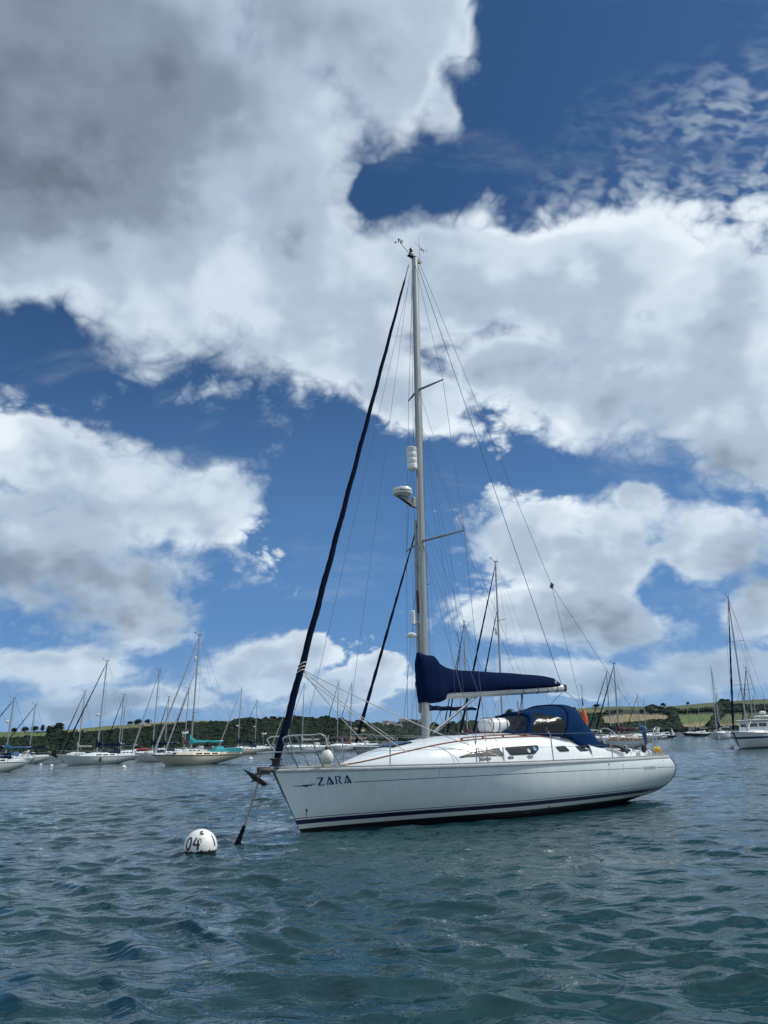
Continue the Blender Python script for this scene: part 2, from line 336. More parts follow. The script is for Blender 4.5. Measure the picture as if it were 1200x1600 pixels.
def hull_mat(name, c, bands, rough=0.22, curve=(0, 0, 0), lines=()):
    """topside paint with painted bands: bands = [(z_lo, z_hi, colour)], the bands' height follows z - (a+b*x+c*x*x)"""
    if name in _mc: return _mc[name]
    m = bpy.data.materials.new(name); m.use_nodes = True; nt = m.node_tree; b = nt.nodes['Principled BSDF']; N = nt.nodes.new; Lk = nt.links.new
    tc = N('ShaderNodeTexCoord'); sp = N('ShaderNodeSeparateXYZ'); Lk(tc.outputs['Object'], sp.inputs[0])
    def M(op, a, b_=None, cl=False):
        n = N('ShaderNodeMath'); n.operation = op; n.use_clamp = cl
        for i, q in enumerate((a, b_)):
            if q is None: continue
            if isinstance(q, (int, float)): n.inputs[i].default_value = q
            else: Lk(q, n.inputs[i])
        return n.outputs[0]
    X, Z = sp.outputs['X'], sp.outputs['Z']
    off = M('ADD', M('MULTIPLY', M('ADD', M('MULTIPLY', X, curve[2]), curve[1]), X), curve[0])
    zz = M('SUBTRACT', Z, off)
    n = N('ShaderNodeTexNoise'); mp = N('ShaderNodeMapping'); mp.inputs['Scale'].default_value = (1.6, 1.6, 0.35); Lk(tc.outputs['Object'], mp.inputs[0]); Lk(mp.outputs[0], n.inputs['Vector'])
    n.inputs['Scale'].default_value = 2.2; n.inputs['Detail'].default_value = 7; n.inputs['Roughness'].default_value = 0.62
    r = N('ShaderNodeMapRange'); Lk(n.outputs[0], r.inputs['Value']); r.inputs['From Min'].default_value = .3; r.inputs['From Max'].default_value = .75; r.inputs['To Min'].default_value = 1.0; r.inputs['To Max'].default_value = 0.84
    base = N('ShaderNodeVectorMath'); base.operation = 'SCALE'; base.inputs[0].default_value = c; Lk(r.outputs[0], base.inputs['Scale'])
    cur = base.outputs[0]
    # grime creeping up from the waterline (a stain of its own, with a ragged edge)
    g = N('ShaderNodeMapRange'); Lk(M('ADD', zz, M('MULTIPLY', M('SUBTRACT', n.outputs[0], 0.5), 0.5)), g.inputs['Value']); g.inputs['From Min'].default_value = 0.10; g.inputs['From Max'].default_value = 0.42; g.inputs['To Min'].default_value = 0.35; g.inputs['To Max'].default_value = 0.0
    mx = N('ShaderNodeMix'); mx.data_type = 'RGBA'; Lk(g.outputs[0], mx.inputs[0]); Lk(cur, mx.inputs[6]); mx.inputs[7].default_value = (0.36, 0.37, 0.27, 1); cur = mx.outputs[2]
    for lo, hi, cc in bands:
        f = M('MULTIPLY', M('GREATER_THAN', zz, lo), M('LESS_THAN', zz, hi))
        mx = N('ShaderNodeMix'); mx.data_type = 'RGBA'; Lk(f, mx.inputs[0]); Lk(cur, mx.inputs[6]); mx.inputs[7].default_value = cc+(1,); cur = mx.outputs[2]
    for x0, x1, (za, zb, zc), w, cc in lines:
        zl = M('ADD', M('MULTIPLY', M('ADD', M('MULTIPLY', X, zc), zb), X), za)
        f = M('LESS_THAN', M('ABSOLUTE', M('SUBTRACT', Z, zl)), w)
        f = M('MULTIPLY', f, M('MULTIPLY', M('GREATER_THAN', X, x0), M('LESS_THAN', X, x1)))
        mx = N('ShaderNodeMix'); mx.data_type = 'RGBA'; Lk(f, mx.inputs[0]); Lk(cur, mx.inputs[6]); mx.inputs[7].default_value = cc+(1,); cur = mx.outputs[2]
    Lk(cur, b.inputs['Base Color']); b.inputs['Roughness'].default_value = rough+.12; b.inputs['Coat Weight'].default_value = 0.25; b.inputs['Coat Roughness'].default_value = 0.3
    n2 = N('ShaderNodeTexNoise'); Lk(tc.outputs['Object'], n2.inputs['Vector']); n2.inputs['Scale'].default_value = 0.9; n2.inputs['Detail'].default_value = 2
    bp = N('ShaderNodeBump'); bp.inputs['Strength'].default_value = 0.25; bp.inputs['Distance'].default_value = 0.03; Lk(n2.outputs[0], bp.inputs['Height']); Lk(bp.outputs[0], b.inputs['Normal'])
    _mc[name] = m; return m
NAVY = (0.010, 0.018, 0.075); INK = (0.010, 0.011, 0.050)
M_gel = pm('white_gelcoat', (0.70, 0.75, 0.77), 0.28, var=.05, scale=3, coat=.2)
M_deck = pm('deck_nonskid', (0.66, 0.66, 0.62), 0.7, var=.12, scale=5, bump=.3, bscale=120)
M_alu = pm('anodised_aluminium', (0.34, 0.36, 0.36), 0.45, 0.35, var=.10, scale=5, streak=True)
M_alug = pm('weathered_spar_grey', (0.30, 0.31, 0.30), 0.5, 0.25, var=.14, scale=4, streak=True)
M_steel = pm('stainless_steel', (0.42, 0.44, 0.46), 0.3, 1.0, var=.08)
M_wire = pm('rigging_wire', (0.16, 0.17, 0.18), 0.45, 0.5, var=.1)
M_rope = pm('white_braided_rope', (0.55, 0.55, 0.52), 0.8, var=.2, scale=40)
M_ropeb = pm('blue_fleck_rope', (0.10, 0.16, 0.30), 0.8, var=.3, scale=60)
M_rubber = pm('grey_rubbing_strake', (0.50, 0.52, 0.53), 0.5, var=.12, scale=9)
M_navy = pm('navy_acrylic_canvas', (0.0025, 0.009, 0.040), 0.95, spec=.08, var=.25, scale=7, bump=.5, bscale=14)
M_navy2 = pm('navy_sail_cover_canvas', (0.0025, 0.011, 0.048), 0.95, var=.15, scale=5, bump=.35, bscale=7, spec=.06)
M_uv = pm('navy_uv_strip_sailcloth', (0.004, 0.009, 0.028), 0.95, spec=.08, var=.3, scale=14, bump=.8, bscale=22)
M_hood = pm('blue_sprayhood_canvas', (0.002, 0.026, 0.090), 0.95, spec=.06, var=.16, scale=5, bump=.5, bscale=11)
M_black = pm('black_plastic', (0.015, 0.015, 0.018), 0.45, var=.2)
M_dark = pm('dark_acrylic_glazing', (0.018, 0.022, 0.026), 0.08, var=.2, scale=3)
M_tan = pm('curtained_glazing', (0.17, 0.155, 0.135), 0.12, var=.25, scale=9)
M_teak = pm('varnished_teak', (0.27, 0.115, 0.06), 0.4, var=.25, scale=12)
M_white = pm('white_plastic', (0.72, 0.73, 0.74), 0.35, var=.06)
M_galv = pm('galvanised_steel', (0.15, 0.15, 0.15), 0.6, 0.6, var=.35, scale=18, bump=.4)
M_orange = pm('orange_fabric', (0.62, 0.10, 0.015), 0.7, var=.2, scale=20, bump=.5)
M_yellow = pm('yellow_rope_bag', (0.62, 0.36, 0.02), 0.75, var=.25, scale=20, bump=.6)
M_teal = pm('turquoise_canvas', (0.015, 0.30, 0.34), 0.8, var=.2, scale=4, bump=.5, bscale=8)
M_red = pm('red_canvas', (0.22, 0.02, 0.03), 0.8, var=.2, scale=6)
M_maroon = pm('maroon_canvas', (0.09, 0.012, 0.03), 0.8, var=.2, scale=6)
M_blue = pm('mid_blue_canvas', (0.02, 0.10, 0.22), 0.8, var=.2, scale=6)
M_greycan = pm('grey_canvas', (0.34, 0.35, 0.36), 0.8, var=.15, scale=6)
M_weed = pm('weed_covered_chain', (0.005, 0.005, 0.007), 0.95, spec=.05, var=.4, scale=30, bump=1)
def vinyl():
    m = bpy.data.materials.new('clear_vinyl_window'); m.use_nodes = True; nt = m.node_tree; N = nt.nodes.new; Lk = nt.links.new
    b = nt.nodes['Principled BSDF']; b.inputs['Base Color'].default_value = (0.05, 0.06, 0.07, 1); b.inputs['Roughness'].default_value = 0.22
    t = N('ShaderNodeBsdfTransparent'); t.inputs[0].default_value = (0.50, 0.56, 0.62, 1)
    mx = N('ShaderNodeMixShader'); tc = N('ShaderNodeTexCoord'); n = N('ShaderNodeTexNoise'); Lk(tc.outputs['Object'], n.inputs['Vector']); n.inputs['Scale'].default_value = 5; n.inputs['Detail'].default_value = 3
    bp = N('ShaderNodeBump'); bp.inputs['Strength'].default_value = 0.5; bp.inputs['Distance'].default_value = 0.04; Lk(n.outputs[0], bp.inputs['Height']); Lk(bp.outputs[0], b.inputs['Normal'])
    mx.inputs[0].default_value = 0.30; Lk(t.outputs[0], mx.inputs[1]); Lk(b.outputs[0], mx.inputs[2]); Lk(mx.outputs[0], nt.nodes['Material Output'].inputs[0]); return m
M_vinyl = vinyl()

# ================================================================== water
def build_water():
    rr = [1.2]; dr = 0.0036
    while rr[-1] < 260: rr.append(rr[-1]*(1+dr))
    while rr[-1] < 9000: rr.append(rr[-1]*1.03)
    rr = np.array(rr)
    az = np.concatenate([np.linspace(-math.pi, -R(34), 60)[:-1], np.arange(-R(34), R(34), 0.0032), np.linspace(R(34), math.pi, 60)[:-1]])
    nr, na = len(rr), len(az)
    A, Rr = np.meshgrid(az, rr)
    X = (np.sin(A)*Rr).ravel(); Y = (np.cos(A)*Rr).ravel(); Rf = Rr.ravel(); Z = np.zeros_like(X); DX = np.zeros_like(X); DY = np.zeros_like(X)
    side = np.abs(A.ravel()) > R(34.5)
    g = np.random.RandomState(11)
    spacing = np.maximum(Rf*dr, Rf*0.0032); spacing[side] = Rf[side]*0.09
    spacing = np.where(Rf > 255, Rf*0.03, spacing)
    # slow modulation: gusts and slicks
    mod = 0.88+0.5*np.sin(X*0.21+1.3*np.sin(Y*0.13))*np.sin(Y*0.17+0.8*np.sin(X*0.11)+1.0)
    wx = 0.35*np.sin(Y*0.83+1.1*np.sin(X*0.47)); wy = 0.35*np.sin(X*0.71+1.3*np.sin(Y*0.53)+2)
    Xw = X+wx; Yw = Y+wy
    NW = 84
    for i in range(NW):
        lam = 0.22*(16.0)**((i+g.rand())/NW)                  # 0.22 .. 4.4 m
        th = R(66)+g.normal()*R(31)
        k = 2*math.pi/lam
        sl = 0.042*float(np.interp(lam, [.2, .3, .45, .7, 1.0, 1.4, 2.0, 3.6], [.7, 1.0, 1.2, 1.0, .70, .36, .16, .08]))
        a = sl/k
        w = np.clip((lam/spacing-3.0)/4.0, 0, 1)
        if w.max() <= 0: continue
        ph = k*(Xw*math.cos(th)+Yw*math.sin(th))+g.rand()*6.283
        Z += a*w*mod*np.sin(ph); q = 1.0*a*w*mod*np.cos(ph)
        DX += q*math.cos(th); DY += q*math.sin(th)
    X = X+DX; Y = Y+DY
    co = np.stack([X, Y, Z], -1).astype(np.float32)
    idx = np.arange(nr*na).reshape(nr, na); nxt = np.roll(idx, -1, 1)
    q = np.stack([idx[:-1], nxt[:-1], nxt[1:], idx[1:]], -1).reshape(-1, 4)
    q = q[:, ::-1]
    c0 = len(co); co = np.vstack([co, [[0, 0, 0]]]).astype(np.float32)
    tri = np.stack([idx[0], np.full(na, c0), nxt[0]], -1)
    me = bpy.data.meshes.new('water'); nf = len(q)+len(tri)
    me.vertices.add(len(co)); me.vertices.foreach_set('co', co.ravel())
    loops = np.concatenate([q.ravel(), tri.ravel()]).astype(np.int32); me.loops.add(len(loops)); me.loops.foreach_set('vertex_index', loops)
    me.polygons.add(nf); st = np.concatenate([np.arange(len(q))*4, len(q)*4+np.arange(len(tri))*3]).astype(np.int32)
    me.polygons.foreach_set('loop_start', st); me.polygons.foreach_set('use_smooth', np.ones(nf, bool)); me.update(calc_edges=True)
    if me.polygons[0].normal.z < 0: me.flip_normals()
    m = bpy.data.materials.new('sea_water'); m.use_nodes = True; nt = m.node_tree; b = nt.nodes['Principled BSDF']; N = nt.nodes.new; Lk = nt.links.new
    tc = N('ShaderNodeTexCoord')
    n0 = N('ShaderNodeTexNoise'); Lk(tc.outputs['Object'], n0.inputs['Vector']); n0.inputs['Scale'].default_value = 0.12; n0.inputs['Detail'].default_value = 4
    cr = N('ShaderNodeMapRange'); Lk(n0.outputs[0], cr.inputs['Value']); cr.inputs['From Min'].default_value = .3; cr.inputs['From Max'].default_value = .7
    mx = N('ShaderNodeMix'); mx.data_type = 'RGBA'; Lk(cr.outputs[0], mx.inputs[0]); mx.inputs[6].default_value = (0.004, 0.028, 0.042, 1); mx.inputs[7].default_value = (0.016, 0.052, 0.054, 1)
    Lk(mx.outputs[2], b.inputs['Base Color'])
    b.inputs['IOR'].default_value = 1.333; b.inputs['Roughness'].default_value = 0.045
    last = None
    for sc_, st_, ds, asp in ((0.55, 0.4, 0.40, .6), (2.0, 0.55, 0.16, .5), (5.0, 0.40, 0.05, .6), (13.0, 0.22, 0.018, .7)):
        mp = N('ShaderNodeMapping'); mp.inputs['Rotation'].default_value = (0, 0, R(18)); mp.inputs['Scale'].default_value = (asp, 1, 1); Lk(tc.outputs['Object'], mp.inputs[0])
        n = N('ShaderNodeTexNoise'); Lk(mp.outputs[0], n.inputs['Vector']); n.inputs['Scale'].default_value = sc_; n.inputs['Detail'].default_value = 3; n.inputs['Distortion'].default_value = 0.6
        bp = N('ShaderNodeBump'); bp.inputs['Strength'].default_value = st_; bp.inputs['Distance'].default_value = ds; Lk(n.outputs[0], bp.inputs['Height'])
        if last: Lk(last, bp.inputs['Normal'])
        last = bp.outputs[0]
    Lk(last, b.inputs['Normal'])
    me.materials.append(m)
    o = bpy.data.objects.new('water', me); col.objects.link(o); tag(o, kind='structure'); return o
build_water()

# ================================================================== hull shape shared by every yacht
class Hull:
    def __init__(s, L, B, zb, zm, zs, ov=0.6, x1=None, keel=None, mtab=None, btab=None):
        s.L, s.B = L, B
        s.zt = [(0, zb), (0.5, zm), (1, zs)]; s.ov = ov
        s.x1 = x1 or [(0.0, L*0.93), (zs*0.5, L*0.985), (zs, L)]
        s.k = keel or [(0, -0.10), (0.1, -0.25), (0.5, -0.45), (0.85, -0.12), (1, 0.22)]
        s.mt = mtab or [(0, 1.25), (0.25, 1.7), (0.5, 2.3), (1, 2.2)]
        s.bt = btab or [(0, 0.03), (0.06, 0.20), (0.15, 0.45), (0.3, 0.76), (0.45, 0.95), (0.58, 1.0), (0.75, 0.97), (0.9, 0.86), (1, 0.76)]
        s.zb0 = zb
    def sheer(s, t): return stab(t, s.zt)
    def half(s, t): return stab(t, s.bt)*s.B/2
    def X0(s, z): return s.ov*(1-z/s.zb0)
    def X1(s, z): return stab(z, s.x1)
    def P(s, t, q, side=1):
        b = s.half(t); zs = s.sheer(t); zk = min(stab(t, s.k), zs-.1); m = stab(t, s.mt); ph = q*math.pi/2
        y = b*max(math.cos(ph), 0)**(2/m); z = zs-(zs-zk)*math.sin(ph)**(2/m)
        x = s.X0(z)+t*(s.X1(z)-s.X0(z)); return Vector((x, y*side, z))
    def y_at(s, x, z):
        t = (x-s.X0(z))/(s.X1(z)-s.X0(z)); t = min(max(t, 0), 1)
        b = s.half(t); zs = s.sheer(t); zk = stab(t, s.k); m = stab(t, s.mt); rel = min(max((zs-z)/(zs-zk), 0), 1)
        return b*(1-rel**m)**(1/m)
    def t_of(s, x):
        z = s.zt[0][1]; return min(max(x/s.L, 0), 1)
    def mesh(s, nt=64, nq=20):
        mb = MB(); G = []
        for i in range(nt+1):
            t = i/nt; t = t**1.15
            row = [s.P(t, j/nq, -1) for j in range(nq+1)]+[s.P(t, 1-j/nq, 1) for j in range(1, nq+1)]
            G.append(row)
        mb.grid(G)
        # transom: strips between port and starboard
        n = nq; last = G[-1]
        T = [[last[j].lerp(last[2*n-j], u/6) for u in range(7)] for j in range(n+1)]
        mb.grid(T)
        return mb
    def deck(s, nt=48, inset=0.015, dz=-0.012, camber=0.05, t0=0.0, t1=1.0, nu=8):
        G = []
        for i in range(nt+1):
            t = lerp(t0, t1, i/nt); p = s.P(t, 0, 1); b = max(p.y-inset, 0.004)
            G.append([Vector((p.x, b*u, p.z+dz+camber*(1-u*u)*min(1, b/0.8))) for u in [lerp(-1, 1, j/nu) for j in range(nu+1)]])
        return MB().grid(G)
    def edge(s, side, q=0.0, t0=0.0, t1=1.0, n=48, out=0.0, dz=0.0):
        r = []
        for i in range(n+1):
            p = s.P(lerp(t0, t1, i/n), q, side); r.append(Vector((p.x, p.y+side*out, p.z+dz)))
        return r

# ================================================================== the white yacht in front
TH = 0.6102
BOAT = Vector((-2.366, 16.04, 0.0))
def W(x, yp, z):                                    # boat coordinates (x aft from the bow, yp to port) -> world
    c, s = math.cos(TH), math.sin(TH); return Vector((BOAT.x+x*c+yp*s, BOAT.y+x*s-yp*c, z))
ZH = Hull(10.75, 3.44, 1.21, 1.135, 1.085, ov=0.63,
          x1=[(-0.3, 10.0), (0.0, 10.40), (0.2, 10.76), (0.40, 11.0), (0.62, 11.10), (0.85, 11.08), (1.0, 10.93), (1.12, 10.75)],
          keel=[(0, -0.10), (0.1, -0.25), (0.5, -0.48), (0.78, -0.30), (0.9, -0.14), (1, 0.04)])
def build_front_yacht():
    root = empty('sailing_yacht', BOAT, TH)
    tag(root, 'big white sloop with blue spray hood and ZARA on its bow, nearest the viewer', 'sailing yacht', 'sailing yachts moored on the river')
    H = ZH
    hm = hull_mat('front_topsides', (0.80, 0.87, 0.88), [(-1, 0.02, (0.012, 0.012, 0.016)), (0.105, 0.19, INK), (0.215, 0.228, INK)],
                  curve=(0.035, 0.026, -0.0016), lines=[(1.50, 9.42, (0.895, 0.016, -0.0022), 0.0065, (0.03, 0.035, 0.07)), (10.10, 11.0, (0.895, 0.016, -0.0022), 0.0065, (0.03, 0.035, 0.07)),
                  (0.55, 0.70, (0.885, 0.022, 0), 0.006, (0.03, 0.035, 0.07))])
    hull = H.mesh(90, 26).build('hull', hm, root, smooth=50)
    def onh(x, z, d, side=-1): return Vector((x, side*(H.y_at(x, z)+d), z))
    deck = H.deck(70).build('deck', M_deck, root)
    # gunwale moulding and aluminium toe rail
    g = MB()
    for s in (-1, 1):
        g.tube(H.edge(s, 0, 0.0, 1, 70, out=0.004, dz=-0.02), 0.034, 8, flat=0.7)
    g.build('gunwale', M_rubber, root)
    g = MB()
    for s in (-1, 1): g.tube(H.edge(s, 0, 0.02, 0.985, 70, out=-0.02, dz=0.028), 0.016, 6)
    g.build('toe_rail', M_alu, root)
    for s in (-1, 1): MB().tube([H.P(1, q/24, s)+Vector((.004, 0, 0)) for q in range(0, 22)], .011, 5).build('transom_trim', M_black, hull)
    # --- lettering ZARA: cut letters following the hull
    def letter(mb, polys, x0, z0, w, h, sl=0.10):
        for poly in polys:
            mb.prism([(x0+u*w-v*h*.36, z0+v*h+(x0+u*w-0.8)*sl) for u, v in poly], lambda u, v, d: onh(u, v, 0.003+d), 0.003)
    Zl = [[(0, 0), (1, 0), (1.05, .22), (.95, .10), (.30, .12), (1, .92), (1, 1), (.05, 1), (0, .78), (.10, .88), (.68, .88), (0, .08)]]
    Al = [[(0, 0), (.16, 0), (.50, .86), (.44, 1), (.36, .86)], [(.44, 1), (.60, 1), (1.04, 0), (.74, 0), (.42, .80)], [(.30, .02), (.66, .02), (.48, .36)]]
    Rl = [[(0, 0), (.20, 0), (.20, 1), (0, 1)], [(.28, 1), (.68, 1), (.88, .86), (.88, .64), (.68, .48), (.50, .46), (.50, .56), (.62, .60), (.68, .74), (.60, .88), (.28, .90)], [(.34, .48), (.56, .46), (1.02, 0), (.74, 0)]]
    x = 0.845; ink = pm('name_ink', (0.03, 0.015, 0.22), .35, var=.03)
    for L_, w in ((Zl, .125), (Al, .135), (Rl, .115), (Al, .135)):
        nm = MB(); letter(nm, L_, x, 0.872, w, 0.155, 0.045); x += w+0.036
        nm.build('name_letter', ink, hull, smooth=0)
    # bow flash in front of the name
    fl = MB()
    fl.prism([(0.40, .885), (0.62, .872), (.66, .856), (.69, .880), (.74, .882), (.74, .892), (.40, .892)], lambda u, v, d: onh(u-0.02, v, 0.003+d), .003)
    fl.prism([(0.865, .905), (0.80, .905), (.80, .915), (.865, .915)], lambda u, v, d: onh(u-.06, v, 0.003+d), .003)
    for k in range(6):
        a0 = k*math.pi/3; pts = [(0.765+.021*math.cos(a0+t_), .90+.026*math.sin(a0+t_)) for t_ in (0, .35, .7)]
        pts += [(0.765+.008*math.cos(a0+t_), .90+.010*math.sin(a0+t_)) for t_ in (.7, 0)]
        fl.prism(pts, lambda u, v, d: onh(u-.045, v, 0.003+d), .003)
    fl.build('bow_flash', pm('flash_ink', (0.03, 0.04, 0.09), .35, var=.03), hull, smooth=0)
    # model lettering near the stern, thin stroked capitals
    tc_ = bpy.data.curves.new('model_lettering', 'FONT'); tc_.body = 'SUN ODYSSEY 37'; tc_.size = 0.105; tc_.space_character = 0.92
    to = bpy.data.objects.new('tmp', tc_); col.objects.link(to); dg = bpy.context.evaluated_depsgraph_get(); me = bpy.data.meshes.new_from_object(to.evaluated_get(dg)); bpy.data.objects.remove(to)
    w = max(v.co.x for v in me.vertices)
    for v in me.vertices:
        x_ = 9.45+v.co.x/w*0.61; z_ = 0.815+v.co.y*0.95-(x_-9.45)*0.026; p = onh(x_, z_, 0.004); v.co = p
    me.name = 'model_lettering'; me.materials.append(pm('model_ink', (0.10, 0.11, 0.13), .5, var=.05))
    mo = bpy.data.objects.new('model_lettering', me); col.objects.link(mo); mo.parent = hull
    # hull fittings: drains, through-hulls, bow eye
    for x_, z_, r_ in ((8.0, 1.0, .018), (8.55, .96, .012), (10.45, 1.0, .012), (10.75, .55, .016), (10.72, .48, .012), (6.1, .17, .02)):
        p = onh(x_, z_, 0.002); MB().lathe([(r_, -.004), (r_, .006), (r_*.5, .010)], p, 10, 'Y').build('drain', M_black, hull)
    MB().lathe([(.022, -.01), (.022, .02), (.012, .03)], onh(.70, .42, 0), 10, 'Y').build('bow_eye', M_black, hull)
    st = MB(); st.prism([(.695, .40), (.715, .40), (.708, .27), (.70, .25)], lambda u, v, d: onh(u, v, .002+d), .002); st.build('rust_stain', pm('rust', (.34, .12, .05), .8), hull, smooth=0)
    for k_, (x_, zt_, l_) in enumerate(((8.0, .985, .16), (8.55, .945, .12), (10.45, .985, .13), (5.6, 1.08, .22), (3.2, 1.09, .16))):
        MB().prism([(x_-.008, zt_), (x_+.008, zt_), (x_+.004, zt_-l_), (x_-.002, zt_-l_*1.1)], lambda u, v, d: onh(u, v, .0015+d), .001).build('drain_stain', pm('run_off_stain', (.50, .50, .43), .6, var=.3, scale=30), hull, smooth=0)
    # --- coachroof
    zt = [(1.50, 1.215), (2.0, 1.30), (2.67, 1.43), (3.84, 1.60), (4.88, 1.66), (6.6, 1.67), (7.5, 1.63), (7.85, 1.52), (8.3, 1.39), (8.8, 1.33), (10.4, 1.24)]
    wb = [(1.50, .10), (2.0, .50), (2.67, .84), (3.84, 1.10), (4.88, 1.18), (6.6, 1.20), (7.5, 1.19), (8.3, 1.17), (9.3, 1.14), (10.4, 1.08)]
    def deckz(x): return H.sheer(H.t_of(x))+0.015
    def side_pt(x, v):                                 # v 0 at deck, 1 at the roof edge; yp
        b = stab(x, wb); z0 = deckz(x); z1 = stab(x, zt); inset = 0.26*min(1, (z1-z0)/.4)+.005
        y = b-inset*(v**1.8); return y, lerp(z0-.01, z1, v)
    def side_y(x, z):
        z0 = deckz(x)-.01; z1 = stab(x, zt); v = min(max((z-z0)/(z1-z0), 0), 1); return side_pt(x, v)[0]
    G = []; xs = [1.5+(8.2-1.5)*i/74 for i in range(75)]
    for x_ in xs:
        row = []
        for j in range(8): y, z = side_pt(x_, j/7); row.append(Vector((x_, -y, z)))
        yt, z1 = side_pt(x_, 1); cam_ = 0.12*min(1, yt/.7)
        for j in range(1, 12):
            u = -1+2*j/12; row.append(Vector((x_, yt*u, z1+cam_*(1-u*u)**.8)))
        for j in range(8): y, z = side_pt(x_, 1-j/7); row.append(Vector((x_, y, z)))
        G.append(row)
    cb = MB().grid(G)
    # after bulkhead
    aft = G[-1]; n = len(aft); cb.add(aft+[Vector((8.2, p.y, deckz(8.2)-.02)) for p in aft], [(i, i+1, n+i+1, n+i) for i in range(n-1)])
    coach = cb.build('coachroof', M_gel, root, smooth=38)
    # cockpit coamings
    cm = MB()
    for s in (-1, 1):
        G = []
        for i in range(41):
            x_ = 8.04+(10.35-8.04)*i/40; b = stab(x_, wb)+.002; z1 = stab(x_, zt)+.002; z0 = deckz(x_)-.01; wd = .34
            yy = [b, b-.02, b-.07, b-.12, b-wd+.03, b-wd, b-wd-.01]; zz = [z0, lerp(z0, z1, .55), lerp(z0, z1, .9), z1, z1, lerp(z0, z1, .8), z0]
            G.append([Vector((x_, s*y, z)) for y, z in zip(yy, zz)])
        cm.grid(G); e = G[-1]; cm.add(e, [tuple(range(len(e)))])
    cm.build('cockpit_coaming', M_gel, root)
    st_ = MB(); st_.rbox((9.9, 0, 1.20), (.5, 1.5, .22), .04); st_.rbox((10.5, 0, 1.17), (.25, 2.0, .16), .04); st_.build('helm_seat', M_gel, root)
    # teak grab line / genoa track along the roof edge
    tk = MB()
    for s in (-1, 1):
        pts = []
        for i in range(50):
            x_ = 1.56+(7.2-1.56)*i/49; y, z = side_pt(x_, 1); pts.append(Vector((x_, s*(y-.01), z+.012)))
        tk.tube(pts, .016, 6)
    tk.build('handrail', M_teak, root)
    rl = MB()
    for s in (-1, 1):
        rl.tube([Vector((x_, s*(stab(x_, wb)-.30), stab(x_, zt)+.07)) for x_ in [4.2+.1*i for i in range(26)]], .014, 6)
        for x_ in (4.2, 4.8, 5.4, 6.0, 6.7): rl.box((x_, s*(stab(x_, wb)-.30), stab(x_, zt)+.035), (.05, .03, .07))
    rl.build('coachroof_grab_rail', M_teak, root)
    # windows, both sides
    def win(poly, m, label=None, extra=None):
        for s in (-1, 1):
            # round the polygon corners a little
            P_ = []
            n = len(poly)
            for i in range(n):
                a = Vector(poly[i-1]); b = Vector(poly[i]); c = Vector(poly[(i+1) % n]); r_ = .035
                da = (a-b); dc = (c-b); ra = min(r_, da.length*.35); rc = min(r_, dc.length*.35)
                p0 = b+da.normalized()*ra; p2 = b+dc.normalized()*rc
                for k in range(4):
                    t = k/3; P_.append(tuple(p0*(1-t)**2+b*2*t*(1-t)+p2*t*t))
            us = [p[0] for p in P_]; ua, ub2 = min(us)+1e-4, max(us)-1e-4; Gw = []
            for i in range(25):
                u = lerp(ua, ub2, i/24); zz = []
                for (xa, za), (xb, zb2) in zip(P_, P_[1:]+P_[:1]):
                    if (xa > u) != (xb > u): zz.append(za+(zb2-za)*(u-xa)/(xb-xa))
                Gw.append([Vector((u, s*(side_y(u, v)+.008), v)) for v in [lerp(min(zz), max(zz), q/5) for q in range(6)]])
            o = MB().grid(Gw).build('window', m, coach, smooth=60); o.modifiers.new('t', 'SOLIDIFY').thickness = .006
            fr = MB(); fr.tube([Vector((u, s*(side_y(u, v)+.010), v)) for u, v in P_], .009, 5, closed=True); fr.build('frame', M_black, o)
            if s < 0 and extra: extra(o)
    def stickers(o):
        for x_, z_, m_, r_ in ((5.93, 1.375, pm('pale_sticker', (.50, .50, .44), .5, var=.3, scale=60), .045), (6.14, 1.412, pm('blue_sticker', (.08, .22, .50), .5, var=.3, scale=50), .052)):
            mb = MB(); mb.prism([(x_+r_*math.cos(a*.4189), z_+r_*math.sin(a*.4189)) for a in range(15)], lambda u, v, d: Vector((u, -(side_y(u, v)+.014+d), v)), .002)
            mb.build('sticker', m_, o, smooth=0)
    win([(3.90, 1.305), (4.3, 1.385), (5.04, 1.455), (5.13, 1.30)], M_tan)
    win([(5.24, 1.465), (6.28, 1.482), (6.26, 1.40), (6.08, 1.305), (5.34, 1.305)], M_dark, extra=stickers)
    win([(6.85, 1.435), (7.17, 1.445), (7.27, 1.33), (6.93, 1.33)], M_dark)
    win([(7.56, 1.425), (7.82, 1.415), (7.98, 1.315), (7.66, 1.315)], M_dark)
    # hatches and deck gear
    MB().rbox((3.0, 0, 1.60), (.55, .55, .06), .02, ry=-.14).build('deck_hatch', M_dark, root); MB().rbox((4.75, .0, 1.80), (.42, .42, .05), .02).build('deck_hatch', M_dark, root); MB().rbox((6.6, 0, 1.80), (.8, .7, .05), .02).build('companionway_hatch', M_dark, root)
    for (x_, y_, z_, r_) in ((9.55, -1.0, 1.27, .085), (9.55, 1.0, 1.27, .085), (7.05, -.70, 1.73, .06), (7.05, .70, 1.73, .06)):
        wn = MB(); wn.lathe([(r_, 0), (r_, .03), (r_*.72, .05), (r_*.66, .11), (r_*.85, .135), (r_*.85, .15), (r_*.5, .17)], (x_, y_, z_), 18); wn.build('winch', M_steel, root)
        MB().lathe([(r_*1.12, -.02), (r_*1.12, .015)], (x_, y_, z_), 18).build('winch_base', M_black, root)
    for x_, y_, z_ in ((6.75, -.25, 1.80), (6.75, .25, 1.80), (4.55, -1.28, 1.22), (4.35, -1.33, 1.22), (5.15, -1.36, 1.22), (5.75, -1.36, 1.22)):
        MB().rbox((x_, y_, z_+.03), (.16, .07, .07), .02).build('rope_clutch', pm('grey_block', (.20, .21, .22), .5), root)
